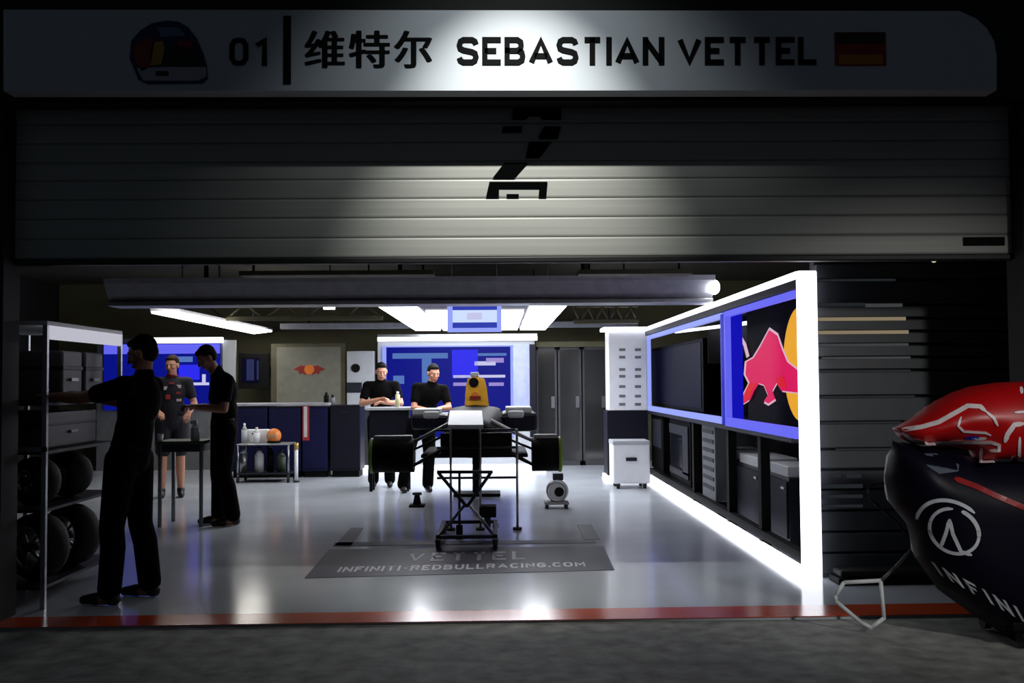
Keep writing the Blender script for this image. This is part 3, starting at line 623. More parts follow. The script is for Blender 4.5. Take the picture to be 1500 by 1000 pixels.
# ================================================================== FLOOR MARKING
f0, f1, f2, f3 = fl(446,847), fl(900,835), fl(884,800), fl(482,805)
def fm(u, v, z=.0065): 
    a = f0.lerp(f1,u); b = f3.lerp(f2,u); q = a.lerp(b,v); q.z = z; return q
mk_ = thing('floor_marking', 'dark grey painted floor marking with team lettering before the car', 'floor marking', fm(.5,.5,0))
MB().prism([fm(0,0,.001),fm(1,0,.001),fm(1,1,.001),fm(0,1,.001)],(0,0,.003)).build('panel', M['mark'], mk_)
for l_ in letters('VETTEL', lambda u,v: fm(.30+.41*u,.46+.34*v), (0,0,-.002), .2, .3): l_.build('letter', M['markt'], mk_)
for l_ in letters('INFINITI-REDBULLRACING.COM', lambda u,v: fm(.09+.82*u,.15+.17*v), (0,0,-.002), .2, .2): l_.build('letter', M['markt'], mk_)
MB().prism([fl(490,799,.001),fl(872,794,.001),fl(872,799,.001),fl(489,804,.001)],(0,0,.003)).bm.free()
for pts in ([(489,800),(514,800),(532,773),(514,773)],[(845,768),(866,768),(879,790),(856,790)],[(490,794.5),(872,790.5),(873,795),(488,799.5)]):
    MB().prism([fl(x,y,.001) for x,y in pts],(0,0,.003)).build('bracket', M['mark'], mk_)

# ================================================================== RACE CAR
cx = -.27
car = thing('race_car', 'open-wheeled race car without wheels or nose raised on stands', 'race car', (cx,12,0))
def ell_ring(x, y, z, rx, rz, n=20, p=2.6):
    r = []
    for k in range(n):
        t = 2*pi*k/n; c, s = cos(t), sin(t); r.append((x+rx*math.copysign(abs(c)**(2/p),c), y, z+rz*math.copysign(abs(s)**(2/p),s)))
    return r
zh = at(690,645,10.8).z
print('hub z', zh, 'airbox', at(697,552,12.4), at(697,600,12.4))
MB().loft([ell_ring(cx,10.35,zh+.02,.20,.17),ell_ring(cx,10.9,zh+.04,.25,.20),ell_ring(cx,11.6,zh+.06,.33,.25),ell_ring(cx,12.3,zh+.06,.38,.28),ell_ring(cx,13.2,zh+.02,.30,.27),ell_ring(cx,14.0,zh-.05,.16,.18)]).build('monocoque', M['carbon'], car)
qa, qb, qc, qd = at(656,622,10.2), at(708,622,10.2), at(706,601,10.95), at(659,601,10.95)
MB().prism([qa,qb,qc,qd],(0,.06,-.05)).build('bulkhead_cover', M['white'], car, 'white cover over the front bulkhead')
a_ = at(697,548,12.3)
bx0 = a_.x
zt_, zb_ = at(697,552,12.3).z, at(697,602,12.3).z
ab = MB().loft([[(bx0-.14,12.3,zb_),(bx0+.16,12.3,zb_),(bx0+.13,12.3,zt_-.12),(bx0+.10,12.3,zt_-.02),(bx0+.03,12.3,zt_),(bx0-.03,12.3,zt_),(bx0-.10,12.3,zt_-.02),(bx0-.12,12.3,zt_-.12)],
                [(bx0-.16,12.9,zb_),(bx0+.16,12.9,zb_),(bx0+.12,12.9,zt_-.14),(bx0+.08,12.9,zt_-.05),(bx0+.03,12.9,zt_-.03),(bx0-.03,12.9,zt_-.03),(bx0-.08,12.9,zt_-.05),(bx0-.12,12.9,zt_-.14)],
                [(bx0-.06,13.9,zb_),(bx0+.06,13.9,zb_),(bx0+.04,13.9,zb_+.08),(bx0+.03,13.9,zb_+.11),(bx0+.01,13.9,zb_+.12),(bx0-.01,13.9,zb_+.12),(bx0-.03,13.9,zb_+.11),(bx0-.04,13.9,zb_+.08)]]).build('airbox', M['yellow'], car, 'yellow air intake behind the cockpit')
q = at(694,560,12.29); MB().cyl((q.x,12.28,q.z),(q.x,12.4,q.z),.058,n=20).build('intake', M['black'], ab)
q = at(696,580,12.29); MB().cyl((q.x,12.285,q.z),(q.x,12.305,q.z),.05,n=18).build('emblem', M['orange'], ab); MB().pbox(688,580,704,585,12.28,.008).build('emblem', M['bullred'], ab)
MB().pbox(689,545,701,552,12.3,.25,.012).build('camera_pod', M['lightgrey'], car)
MB().loft([ell_ring(cx,11.9,zb_-.03,.26,.05),ell_ring(cx,12.5,zb_-.01,.32,.07)]).build('cockpit_rim', M['carbon'], car)
for s, (xa,xb,ya,yb) in ((-1,(602,656,607,629)),(1,(735,787,604,632))):
    sp_ = MB().pbox(xa,ya,xb,yb,11.8,1.0,.04).build('sidepod', M['navydark'], car)
    MB().pbox(xa+(2 if s<0 else 6),ya-8,xb-(12 if s<0 else 8),ya+1,11.85,.6,.012).build('top_panel', M['lightgrey'], sp_)
for s, (xa,xb) in ((-1,(545,607)),(1,(779,820))):
    hubY = 10.75; x0,x1 = sorted((at(xa,665,hubY).x, at(xb,665,hubY).x)); zc = at(690,666,hubY).z; r = .175
    dr = MB().cyl((x0,hubY,zc),(x1,hubY,zc),r,n=28).build('brake_drum', M['carbon'], car)
    xo = x0 if s < 0 else x1
    MB().ring((xo,hubY,zc),(1,0,0),r-.01,.022,n=32).build('green_band', M['green'], dr)
    MB().cyl((xo-.01,hubY,zc),(xo+.01,hubY,zc),.06).build('wheel_nut', M['steel'], dr)
    MB().box(min(x0,x1)+.02,max(x0,x1)-.02,hubY-.06,hubY+.06,zc+r-.01,zc+r+.035,.012).build('upright', M['midgrey'], car)
    xi = x1-.03 if s < 0 else x0+.03
    for (zo, zi, yi) in ((.13,.20,-.25),(.13,.20,.35),(-.12,-.02,-.25),(-.12,-.02,.35)):
        MB().tube([(xi,hubY,zc+zo),(cx+s*.2,hubY+yi,zh+zi)],.016,8).build('wishbone', M['midgrey' if zo>0 else 'carbon'], car)
    MB().tube([(xi,hubY-.05,zc+.05),(cx+s*.2,hubY-.2,zh+.1)],.012,8).build('track_rod', M['carbon'], car)
    mx = cx+s*.48; mzz = zb_-.02
    mr = MB().box(mx-.09,mx+.09,11.6,11.68,mzz-.04,mzz+.04,.025).build('mirror', M['lightgrey'], car); MB().tube([(mx,11.66,mzz-.03),(cx+s*.28,11.8,zh+.2)],.01,6).build('mirror_stem', M['carbon'], mr)
MB().box(cx-.62,cx+.62,11.9,13.4,zh-.26,zh-.22,.01).build('floor_plate', M['carbon'], car)
# stand (trestle) under the front, jack trolley, rear stand
st_ = thing('car_trestle', 'grey tubular trestle with upright bars under the race car front', 'stand', (cx,10.3,0))
for px in (660,703,757):
    a, b = at(px,628,10.15), fl(px,757)
    MB().tube([at(px,628,10.15),(a.x,10.15,.02)],.012,8).build('upright', M['steel'], st_)
for py in (630,656,700): a, b = at(640,py,10.17), at(758,py,10.17); MB().tube([(a.x,10.17,a.z),(b.x,10.17,a.z)],.012,8).build('crossbar', M['darksteel'], st_)
MB().box(at(645,640,10.2).x,at(750,640,10.2).x,10.2,10.3,at(690,668,10.2).z,at(690,634,10.2).z,.01).build('support_pad', M['black'], st_)
for px in (660,703,757):
    x = at(px,650,10.15).x; MB().cyl((x,10.15,0),(x,10.15,.025),.045).build('foot', M['rubber'], st_)
jk = thing('jack_trolley', 'dark scissor jack trolley on casters standing on the floor marking', 'jack', (-.27,9.5,0))
c4 = [fl(637,809),fl(729,806),fl(737,772),fl(641,773)]
x0 = c4[0].x; x1 = c4[1].x; ya, yb = 9.0, 10.0
print('jack', c4)
MB().box(x0,x1,ya,ya+.04,.09,.12).box(x0,x1,yb-.04,yb,.09,.12).box(x0,x0+.04,ya,yb,.09,.12).box(x1-.04,x1,ya,yb,.09,.12).build('base_frame', M['darksteel'], jk)
for x in (x0+.02,x1-.02):
    for y in (ya+.02,yb-.02):
        k_ = MB().cyl((x-.02,y,.045),(x+.02,y,.045),.045).build('caster', M['rubber'], jk); MB().box(x-.028,x+.028,y-.025,y+.025,.05,.095).build('caster_fork', M['steel'], k_)
Yj = 9.6
J = lambda px, py: at(px,py,Yj)
MB().tube([J(642,692),J(684,742)],.016).build('arm', M['darksteel'], jk); MB().tube([J(719,692),J(684,742)],.016).build('arm', M['darksteel'], jk)
MB().tube([J(690,742),(x1-.03,ya+.05,.11)],.016).build('arm', M['steel'], jk); MB().tube([J(680,740),(x0+.03,ya+.05,.11)],.014).build('arm', M['darksteel'], jk)
MB().tube([J(673,690),J(673,775)],.012).build('screw', M['darksteel'], jk); MB().pbox(702,742,727,758,9.62,.22,.01).build('pump_box', M['black'], jk)
MB().tube([J(640,691),J(722,691)],.016).build('top_bar', M['darksteel'], jk)
q = J(714,757); MB().box(q.x-.03,q.x+.03,9.65,9.75,.1,q.z+.02).build('pump_bracket', M['darksteel'], jk); q = J(673,772); MB().box(q.x-.03,q.x+.03,9.57,9.63,.0,q.z+.02).build('screw_base', M['black'], jk)
# axle stand at left
q = fl(611,742)
t = thing('axle_stand', 'low black axle stand on the floor left of the jack trolley', 'stand', (q.x,q.y,0))
MB().box(q.x-.09,q.x+.09,q.y-.09,q.y+.09,0,.03,.006).build('base', M['black'], t); MB().cyl((q.x,q.y,.03),(q.x,q.y,.14),.05,.03).build('column', M['black'], t); MB().cyl((q.x,q.y,.14),(q.x,q.y,.165),.055).build('pad', M['rubber'], t)
# rear support holding the car
t = thing('car_stand', 'black pedestal stand under the rear of the race car', 'stand', (cx,13.3,0))
MB().box(cx-.3,cx+.3,13.1,13.5,0,.04,.01).build('base', M['black'], t); MB().cyl((cx,13.3,.04),(cx,13.3,zh-.27),.06).build('column', M['black'], t); MB().box(cx-.2,cx+.2,13.2,13.4,zh-.29,zh-.26).build('pad', M['rubber'], t)
# wheel hub trolley right
q = fl(814,744)
t = thing('hub_dolly', 'small silver dolly holding a round hub right of the race car', 'dolly', (q.x,q.y,0))
MB().box(q.x-.13,q.x+.15,q.y-.1,q.y+.14,.05,.08,.006).build('base', M['midgrey'], t)
for x in (q.x-.1,q.x+.12):
    for y in (q.y-.07,q.y+.11): MB().cyl((x-.015,y,.026),(x+.015,y,.026),.026).build('caster', M['rubber'], t)
hb = MB().cyl((q.x+.02,q.y-.04,.2),(q.x+.02,q.y+.1,.2),.125,n=24).build('hub', M['lightgrey'], t); MB().cyl((q.x+.04,q.y-.05,.19),(q.x+.04,q.y-.03,.19),.055).build('bore', M['black'], hb); MB().ring((q.x+.02,q.y-.04,.2),(0,1,0),.11,.018).build('rim', M['alu'], hb)
MB().box(q.x-.03,q.x+.09,q.y-.03,q.y+.07,.32,.40,.012).build('clamp', M['darksteel'], t)
# counter near left worker
Yk = 13.95
x0,x1 = at(538,600,Yk).x, at(604,600,Yk).x; zt_ = at(570,596,Yk).z
ct = thing('counter_table', 'high white topped counter that the arms-folded worker leans on', 'counter', ((x0+x1)/2,Yk+.2,0))
MB().box(x0,x1,Yk-.15,Yk+.2,zt_-.04,zt_,.008).build('tabletop', M['lightgrey'], ct)
MB().box(x0+.04,x1-.04,Yk-.1,Yk+.16,zt_-.5,zt_-.04).build('body', M['navydark'], ct)
for x in (x0+.06,x1-.06):
    for y in (Yk-.08,Yk+.14): MB().box(x-.02,x+.02,y-.02,y+.02,0,zt_-.5).build('leg', M['black'], ct)
bx_b = at(583,590,Yk).x
t = thing('drink_bottle', 'pale yellow drink bottle on the counter beside the arms-folded worker', 'bottle', (bx_b,Yk-.05,zt_))
MB().cyl((bx_b,Yk-.05,zt_),(bx_b,Yk-.05,zt_+.17),.032).build('body', mat('pale_yellow',(204,200,150),.4), t); MB().cyl((bx_b,Yk-.05,zt_+.17),(bx_b,Yk-.05,zt_+.21),.018).build('cap', M['white'], t)

# ================================================================== PEOPLE
def bake(mb, voxel, smooth, name, m, parent, label=None):
    me = mb.mesh('tmp'); o = bpy.data.objects.new('tmp', me); COL.objects.link(o)
    r = o.modifiers.new('r','REMESH'); r.mode = 'VOXEL'; r.voxel_size = voxel; r.use_smooth_shade = True
    if smooth: s = o.modifiers.new('s','SMOOTH'); s.iterations = smooth; s.factor = .5
    dg = bpy.context.evaluated_depsgraph_get(); me2 = bpy.data.meshes.new_from_object(o.evaluated_get(dg)); bpy.data.objects.remove(o); bpy.data.meshes.remove(me)
    me2.name = name; me2.materials.clear(); me2.materials.append(m)
    q = bpy.data.objects.new(name, me2); COL.objects.link(q); q.parent = parent
    if label: q['label'] = label
    return q
BASE = dict(pelvis=(0,0,.96), spine=(0,.01,1.15), chest=(0,.015,1.33), neck=(0,.02,1.49), head=(0,-.005,1.655),
    shL=(.185,.015,1.43), shR=(-.185,.015,1.43), elL=(.235,.03,1.14), elR=(-.235,.03,1.14), wrL=(.24,-.06,.90), wrR=(-.24,-.06,.90),
    hiL=(.095,0,.93), hiR=(-.095,0,.93), knL=(.105,-.03,.50), knR=(-.105,-.03,.50), anL=(.115,.03,.085), anR=(-.115,.03,.085))
def person(label, x, y, yaw, height, pose, skin='skin', hair='hair', shirt='cloth', pants='cloth', shorts=False, hf=(0,-1,-.15), curl=.6, extras=None, toe=None, pn=None):
    root = thing('person', label, 'person', (x,y,0)); root.rotation_euler.z = yaw; k = height/1.78; root.scale = (k,k,k)
    P = {n: V(c) for n, c in BASE.items()}
    for n, c in pose.items(): P[n] = V(c)
    up = (P['neck']-P['pelvis']).normalized(); side = (P['shL']-P['shR']).normalized(); fw = side.cross(up).normalized()*1.0
    if fw.y > 0 and pose.get('flip') is None and abs(yaw) < 99: fw = fw
    RT = Matrix((side, -fw, up)).transposed()        # columns: side, back, up
    hfw = V(hf).normalized(); hs = hfw.cross(V((0,0,1))).normalized(); hu = hs.cross(hfw).normalized(); RH = Matrix((hs, hfw, hu)).transposed()
    H = lambda a,b,c: P['head']+hs*a+hfw*b+hu*c
    def torso(mb, e):
        mb.sph(P['pelvis'],(.158+e,.112+e,.13+e),20,12,RT); mb.sph(P['spine'],(.14+e,.10+e,.14+e),20,12,RT); mb.sph(P['chest'],(.165+e,.112+e,.175+e),20,12,RT)
        mb.capsule(P['shL'],P['shR'],.062+e,.062+e); mb.capsule(P['spine'],P['pelvis'],.11+e,.12+e)
    def legs(mb, e, full=1.0):
        for s in 'LR':
            h, kn, an = P['hi'+s], P['kn'+s], P['an'+s]; cf = kn.lerp(an,.3)+V((0,.015,0))
            if full >= 1: mb.chain([h,kn,cf,an+V((0,0,.02))],[.088+e,.058+e,.058+e,.04+e*1.6])
            else: mb.chain([h,h.lerp(kn,full)],[.09+e,.072+e])
    bm_ = MB(); torso(bm_,0); legs(bm_,0)
    bm_.capsule(P['neck']-up*.04,P['head']-hu*.05,.058,.054)
    for s in 'LR':
        sh_, el, wr = P['sh'+s], P['el'+s], P['wr'+s]
        bm_.chain([sh_,sh_.lerp(el,.45),el,el.lerp(wr,.3),wr],[.056,.05,.041,.042,.028])
        t = (V(toe[s]) if toe else V((0,-1,0))).normalized(); an = P['an'+s]
        bm_.chain([an,an+V((0,0,-.04))-t*.03,an+t*.09+V((0,0,-.045)),an+t*.17+V((0,0,-.058))],[.042,.04,.037,.026])
        # hand: palm, four fingers of three joints, thumb
        a = (wr-el).normalized(); n = V(pn[s]) if pn else V((0,-.3,-1)); n = (n-a*n.dot(a)); n = n.normalized() if n.length > .01 else a.orthogonal().normalized()
        sd = a.cross(n).normalized(); 
        if sd.dot(side)*(1 if s=='L' else -1) > 0: sd = -sd
        for i, (L, o) in enumerate(((.068,-.033),(.078,-.011),(.072,.011),(.056,.033))):
            b0 = wr+a*.082-sd*o; bm_.capsule(wr+a*.01-sd*o*.6,b0,.016,.0125,10)
            pts = [b0]; ang = 0
            for j, f in enumerate((.45,.32,.23)):
                ang += curl*(.6,.8,.6)[j]+.05*i*curl; pts.append(pts[-1]+(a*cos(ang)+n*sin(ang))*L*f*1.15)
            bm_.chain(pts,[.0095,.0085,.0078,.0066],10)
        tb = wr+a*.03+sd*.034; bm_.chain([wr+a*.015+sd*.012,tb,tb+(a*.7+sd*.6+n*.3).normalized()*.034,tb+(a*.9+sd*.35+n*.5).normalized()*.062],[.016,.0125,.010,.008],10)
    bm_.sph(H(0,-.008,.02),(.074,.094,.1),20,14,RH); bm_.sph(H(0,.03,-.05),(.055,.058,.062),16,10,RH); bm_.sph(H(0,.055,-.092),(.028,.026,.02),12,8,RH)
    bm_.chain([H(0,.085,.015),H(0,.106,-.022)],[.011,.016]); bm_.sph(H(0,.078,.03),(.052,.014,.011),12,8,RH)
    for s in (1,-1): bm_.sph(H(s*.076,-.005,-.008),(.012,.024,.034),12,8,RH); bm_.sph(H(s*.04,.06,-.025),(.022,.022,.022),12,8,RH); bm_.sph(H(s*.013,.108,-.025),(.009,.009,.008),8,6,RH)
    bm_.sph(H(0,.084,-.058),(.023,.010,.006),10,6,RH); bm_.sph(H(0,.083,-.069),(.020,.010,.007),10,6,RH)
    bake(bm_, .0055, 3, 'body', M[skin], root)
    for s in (1,-1): e_ = MB().sph(H(s*.032,.083,.006),(.010,.0085,.0055),12,8,RH).build('eye', M['eyewhite'], None); e_.parent = root; i_ = MB().sph(H(s*.032,.0915,.005),(.0055,.003,.0055),10,6,RH).build('iris', M['black'], None); i_.parent = e_
    l_ = MB().sph(H(0,.0925,-.0635),(.021,.004,.0075),10,6,RH).build('mouth', M['lip'], None); l_.parent = root
    hb_ = MB().sph(H(0,-.022,.04),(.081,.092,.09),20,14,RH).sph(H(0,-.04,-.0),(.078,.068,.075),16,10,RH).sph(H(0,.04,.085),(.058,.04,.03),14,8,RH)
    bake(hb_, .008, 3, 'hair', M[hair], root)
    sb_ = MB(); torso(sb_, .016); sb_.capsule(P['neck']-up*.05,P['neck']+up*.02,.075,.068)
    for s in 'LR': q = P['sh'+s].lerp(P['el'+s],.62); sb_.chain([P['sh'+s],P['sh'+s].lerp(P['el'+s],.35),q],[.072,.068,.064])
    bake(sb_, .011, 4, 'shirt', M[shirt], root)
    tb_ = MB(); tb_.sph(P['pelvis']-up*.03,(.174,.13,.125),20,12,RT); legs(tb_, .024, .8 if shorts else 1)
    bake(tb_, .011, 4, 'shorts' if shorts else 'trousers', M[pants], root)
    for s in 'LR':
        t = (V(toe[s]) if toe else V((0,-1,0))).normalized(); an = P['an'+s]; f = MB().chain([an+V((0,0,.0)),an+V((0,0,-.042))-t*.035,an+t*.10+V((0,0,-.045)),an+t*.18+V((0,0,-.054))],[.05,.043,.043,.032])
        bmesh.ops.bisect_plane(f.bm, geom=f.bm.verts[:]+f.bm.edges[:]+f.bm.faces[:], plane_co=(0,0,.002), plane_no=(0,0,1), clear_inner=True)
        o_ = bake(f, .009, 2, 'shoe', M['shoe'], root)
    if extras: extras(root, P, H, RT, fw, side, up)
    bl = MB().ring(P['pelvis']+up*.07,up,.15,.014,.02).build('belt', M['black'], None); bl.parent = root
    for v in bl.data.vertices:
        q = v.co-(P['pelvis']+up*.07); v.co = v.co-fw*q.dot(fw)*.26
    return root
# 1: foreground worker reaching into the rack; faces left (toward -X), turned away from the camera
X1 = at(186,700,6.9).x
person('worker in black seen in silhouette at front left, arms stretched into rack', X1-.02, 7.0, radians(-100), 1.79,
    dict(pelvis=(0,.0,.97), spine=(0,.035,1.15), chest=(0,.07,1.33), neck=(0,.10,1.49), head=(0,.09,1.655), shL=(.19,.06,1.43), shR=(-.19,.06,1.43),
         elL=(.21,-.22,1.36), elR=(-.20,-.20,1.33), wrL=(.16,-.47,1.37), wrR=(-.16,-.45,1.38), hiL=(.1,.0,.94), hiR=(-.1,.0,.94), knL=(.13,-.05,.5), knR=(-.13,.01,.5), anL=(.15,-.05,.085), anR=(-.15,.07,.085)),
    skin='skindark', hf=(.1,-1,-.35), curl=.7)
def p2x(root, P, H, RT, fw, side, up):
    for (a,b,w,h,mk) in ((.07,.05,.035,.02,'patchw'),(-.06,.03,.04,.022,'patchw'),(.05,-.03,.05,.014,'patchr'),(-.05,-.08,.03,.03,'patchr'),(.08,-.12,.03,.016,'patchw'),(-.01,.09,.03,.012,'patchr')):
        c = P['chest']+side*a+up*b+fw*.128*(1-.25*abs(a)/.08); o_ = MB().box(c.x-w,c.x+w,c.y-.012,c.y+.012,c.z-h,c.z+h,.004).build('patch', M[mk], None); o_.parent = root
    c = MB().ring(P['neck']+up*.025,up,.062,.017).build('collar', M['collar'], None, 'red collar'); c.parent = root
q = at(251,700,13.4)
person('worker with red collar, badged dark top and shorts behind the table', q.x, 13.4, radians(20), 1.84,
    dict(elL=(.27,-.02,1.17), elR=(-.26,-.03,1.17), wrL=(.19,-.24,1.05), wrR=(-.17,-.25,1.08)), skin='skin', hair='hairfair', shirt='clothnavy', pants='clothnavy', shorts=True, hf=(-.5,-1,-.2), extras=p2x)
q = fl(322,768)
person('dark haired worker in black standing at table looking down at his hands', q.x+.04, q.y, radians(-62), 1.86,
    dict(chest=(0,-.0,1.33), neck=(0,-.07,1.50), head=(0,-.17,1.655), shL=(.19,-.02,1.42), shR=(-.19,-.02,1.42), elL=(.25,-.06,1.15), elR=(-.25,-.06,1.15), wrL=(.12,-.29,1.17), wrR=(-.10,-.29,1.17), anR=(-.12,-.02,.085), anL=(.115,.06,.085)),
    skin='skindark', hf=(0,-1,-.75), curl=.8)
q = at(559,700,14.45)
person('worker with arms folded leaning at the counter, left of the car', q.x, 14.45, radians(6), 1.78,
    dict(chest=(0,-.02,1.32), neck=(0,-.05,1.47), head=(0,-.09,1.62), shL=(.19,-.03,1.41), shR=(-.19,-.03,1.41), elL=(.27,-.13,1.17), elR=(-.27,-.13,1.17), wrL=(.03,-.30,1.19), wrR=(-.02,-.27,1.23)),
    hf=(.15,-1,-.3), curl=.6)
q = fl(609,722)
person('dark-haired worker leaning over the left flank of the race car', q.x, q.y+.15, radians(14), 1.75,
    dict(pelvis=(.07,.02,.95), spine=(.12,-.0,1.14), chest=(.17,-.04,1.31), neck=(.20,-.09,1.46), head=(.215,-.13,1.61), shL=(.37,-.05,1.38), shR=(-.0,-.05,1.41), elL=(.42,-.16,1.14), elR=(-.06,-.15,1.14), wrL=(.24,-.33,1.13), wrR=(.08,-.33,1.12),
         hiL=(.165,.02,.92), hiR=(-.02,.02,.92), knL=(.17,-.03,.5), knR=(-.12,-.02,.5), anL=(.16,.03,.085), anR=(-.18,.05,.085)),
    hf=(.2,-1,-.3), skin='skin', curl=.6)

# ================================================================== TABLE AT LEFT
q = fl(286,770); Yt = q.y-.1
x0,x1 = at(226,655,Yt).x, at(331,655,Yt).x; zt_ = at(280,646,Yt).z
Yb_ = Yt+.5
x1 = min(x1, -3.02)
tb = thing('work_table', 'narrow grey work table between the black-clad workers', 'table', ((x0+x1)/2,Yt+.2,0))
MB().box(x0,x1,Yt,Yb_,zt_-.03,zt_,.006).build('tabletop', M['dgreen'], tb); MB().box(x0+.03,x1-.03,Yt+.03,Yb_-.03,zt_-.11,zt_-.03).build('apron', M['darksteel'], tb)
for x in (x0+.05,x1-.02):
    for y in (Yt+.03,Yb_-.03): MB().cyl((x,y,.0),(x,y,zt_-.03),.02).build('leg', M['midgrey'], tb)
bx2 = at(284,640,Yt+.1).x
t = thing('spray_bottle', 'white spray bottle on the grey work table', 'bottle', (bx2,Yt+.15,zt_))
MB().cyl((bx2,Yt+.15,zt_),(bx2,Yt+.15,zt_+.13),.045).cyl((bx2,Yt+.15,zt_+.13),(bx2,Yt+.15,zt_+.17),.045,.018).build('body', M['white'], t); MB().box(bx2-.05,bx2+.02,Yt+.13,Yt+.17,zt_+.17,zt_+.21,.006).build('nozzle', M['lightgrey'], t)
bx3 = at(232,650,Yt).x
t = thing('cup', 'small white cup on the near left end of the work table', 'cup', (bx3,Yt+.06,zt_))
MB().cyl((bx3,Yt+.06,zt_),(bx3,Yt+.06,zt_+.07),.025,.03).build('body', M['white'], t); MB().ring((bx3,Yt+.06,zt_+.07),(0,0,1),.03,.004).build('rim', M['lightgrey'], t)

# ================================================================== RACK AT FRONT LEFT
RX1 = at(67,700,6.75).x; RX0 = RX1-.75; RY0, RY1 = 6.75, 8.1; RZ = at(67,476,6.75).z
rk = thing('storage_rack', 'open metal storage rack with pale top at the front left', 'rack', ((RX0+RX1)/2,(RY0+RY1)/2,0))
for x in (RX0,RX1-.03):
    for y in (RY0,RY1-.03): MB().box(x,x+.03,y,y+.03,.0,RZ).build('post', M['alu'], rk)
for z_ in (.12,.62,1.0,1.32): MB().box(RX0+.03,RX1-.03,RY0+.03,RY1-.03,z_,z_+.02).build('shelf', M['darksteel'], rk)
MB().box(RX0,RX1,RY0,RY1,RZ,RZ+.03,.005).build('top_panel', M['white'], rk); MB().box(RX1-.025,RX1-.0,RY0+.03,RY1,RZ-.09,RZ).build('glow_rail', E['rackglow'], rk, 'pale rail under the rack top with painted-in glow')  # rail's brightness is put in as glow, in place of light on it
MB().box(RX0,RX1,RY0-.0,RY0+.02,1.02,1.05).build('front_bar', M['alu'], rk)
for i,(z_,h,ya,yb,lb) in enumerate([(1.34,.36,7.28,7.62,'grey equipment case on the upper rack shelf, nearer the front'),(1.34,.36,7.68,8.02,'grey equipment case on the upper rack shelf, farther back'),(1.02,.25,7.0,7.9,'long grey case on the middle rack shelf')]):
    t = thing('equipment_case', lb, 'case', ((RX0+RX1)/2,(ya+yb)/2,z_), 'cases on the storage rack')
    MB().box(RX0+.08,RX1-.12,ya,yb,z_,z_+h,.015).build('body', M['casegrey'], t); MB().box(RX0+.075,RX1-.115,ya-.005,yb+.005,z_+h*.62,z_+h*.7,.004).build('lid_seam', M['darksteel'], t); MB().box(RX1-.12,RX1-.10,(ya+yb)/2-.06,(ya+yb)/2+.06,z_+h*.4,z_+h*.46).build('handle', M['steel'], t)
for i,(z_,y_,x_,lb) in enumerate([(.64,7.05,-3.15,'wheel standing on the third rack shelf, nearest the opening'),(.64,7.6,-3.15,'wheel standing on the third rack shelf, behind the first'),(.14,7.05,-3.13,'wheel standing on the bottom rack shelf, nearest the opening'),(.14,7.6,-3.13,'wheel standing on the bottom rack shelf, farther back')]):
    R_ = .165 if z_ > .5 else .225
    t = thing('wheel', lb, 'wheel', (x_,y_,z_), 'wheels on the storage rack')
    MB().ring((x_,y_,z_+R_),(.5,1,0),R_-.05,.05,.11,32,10).build('tyre', M['rubber'], t); dr_ = V((.5,1,0)).normalized()
    c_ = V((x_,y_,z_+R_)); rm = MB().ring(c_-dr_*.08,dr_,R_-.085,.012,.012,28,6).build('rim', M['alu'], t)
    spk = MB()
    for k in range(5):
        an_ = 2*pi*k/5; u_ = dr_.orthogonal().normalized(); w_ = dr_.cross(u_); spk.tube([c_-dr_*.07,c_-dr_*.08+(u_*cos(an_)+w_*sin(an_))*(R_-.09)],.012,6)
    spk.build('spokes', M['steel'], rm); MB().cyl(c_-dr_*.1,c_+dr_*.05,.03).build('hub', M['darksteel'], rm)

# ================================================================== BODYWORK ON DOLLY (front right)
BY = 5.62
body = thing('bodywork_cover', 'navy race car body section with red bull graphic at right edge', 'bodywork', (at(1500,900,BY).x,BY,0))
def bw(dy, depth):
    return lambda x,y,d: at(x*100, y*100, BY) + V((0, -d+dy, 0))
def P100(pts): return [(x/100,y/100) for x,y in pts]
low = [(1318,646),(1350,652),(1440,672),(1500,676),(1640,668),(1720,760),(1700,930),(1600,962),(1500,946),(1440,908),(1385,868),(1352,822),(1338,770),(1312,738),(1306,700)]
mb = MB(); puff(mb, P100(low), .26, .75, bw(.10,.3), .13); lowo = mb.build('lower_shell', M['bodynavy'], body)
up_ = [(1316,629),(1345,612),(1372,592),(1400,576),(1430,566),(1470,560),(1540,557),(1640,566),(1700,620),(1700,674),(1500,680),(1440,678),(1434,662),(1400,654),(1345,652),(1326,642)]
mb = MB(); puff(mb, P100(up_), .24, .62, bw(.08,.3), .08); upo = mb.build('upper_shell', M['red'], body, 'glossy red upper shell with pale outlines')
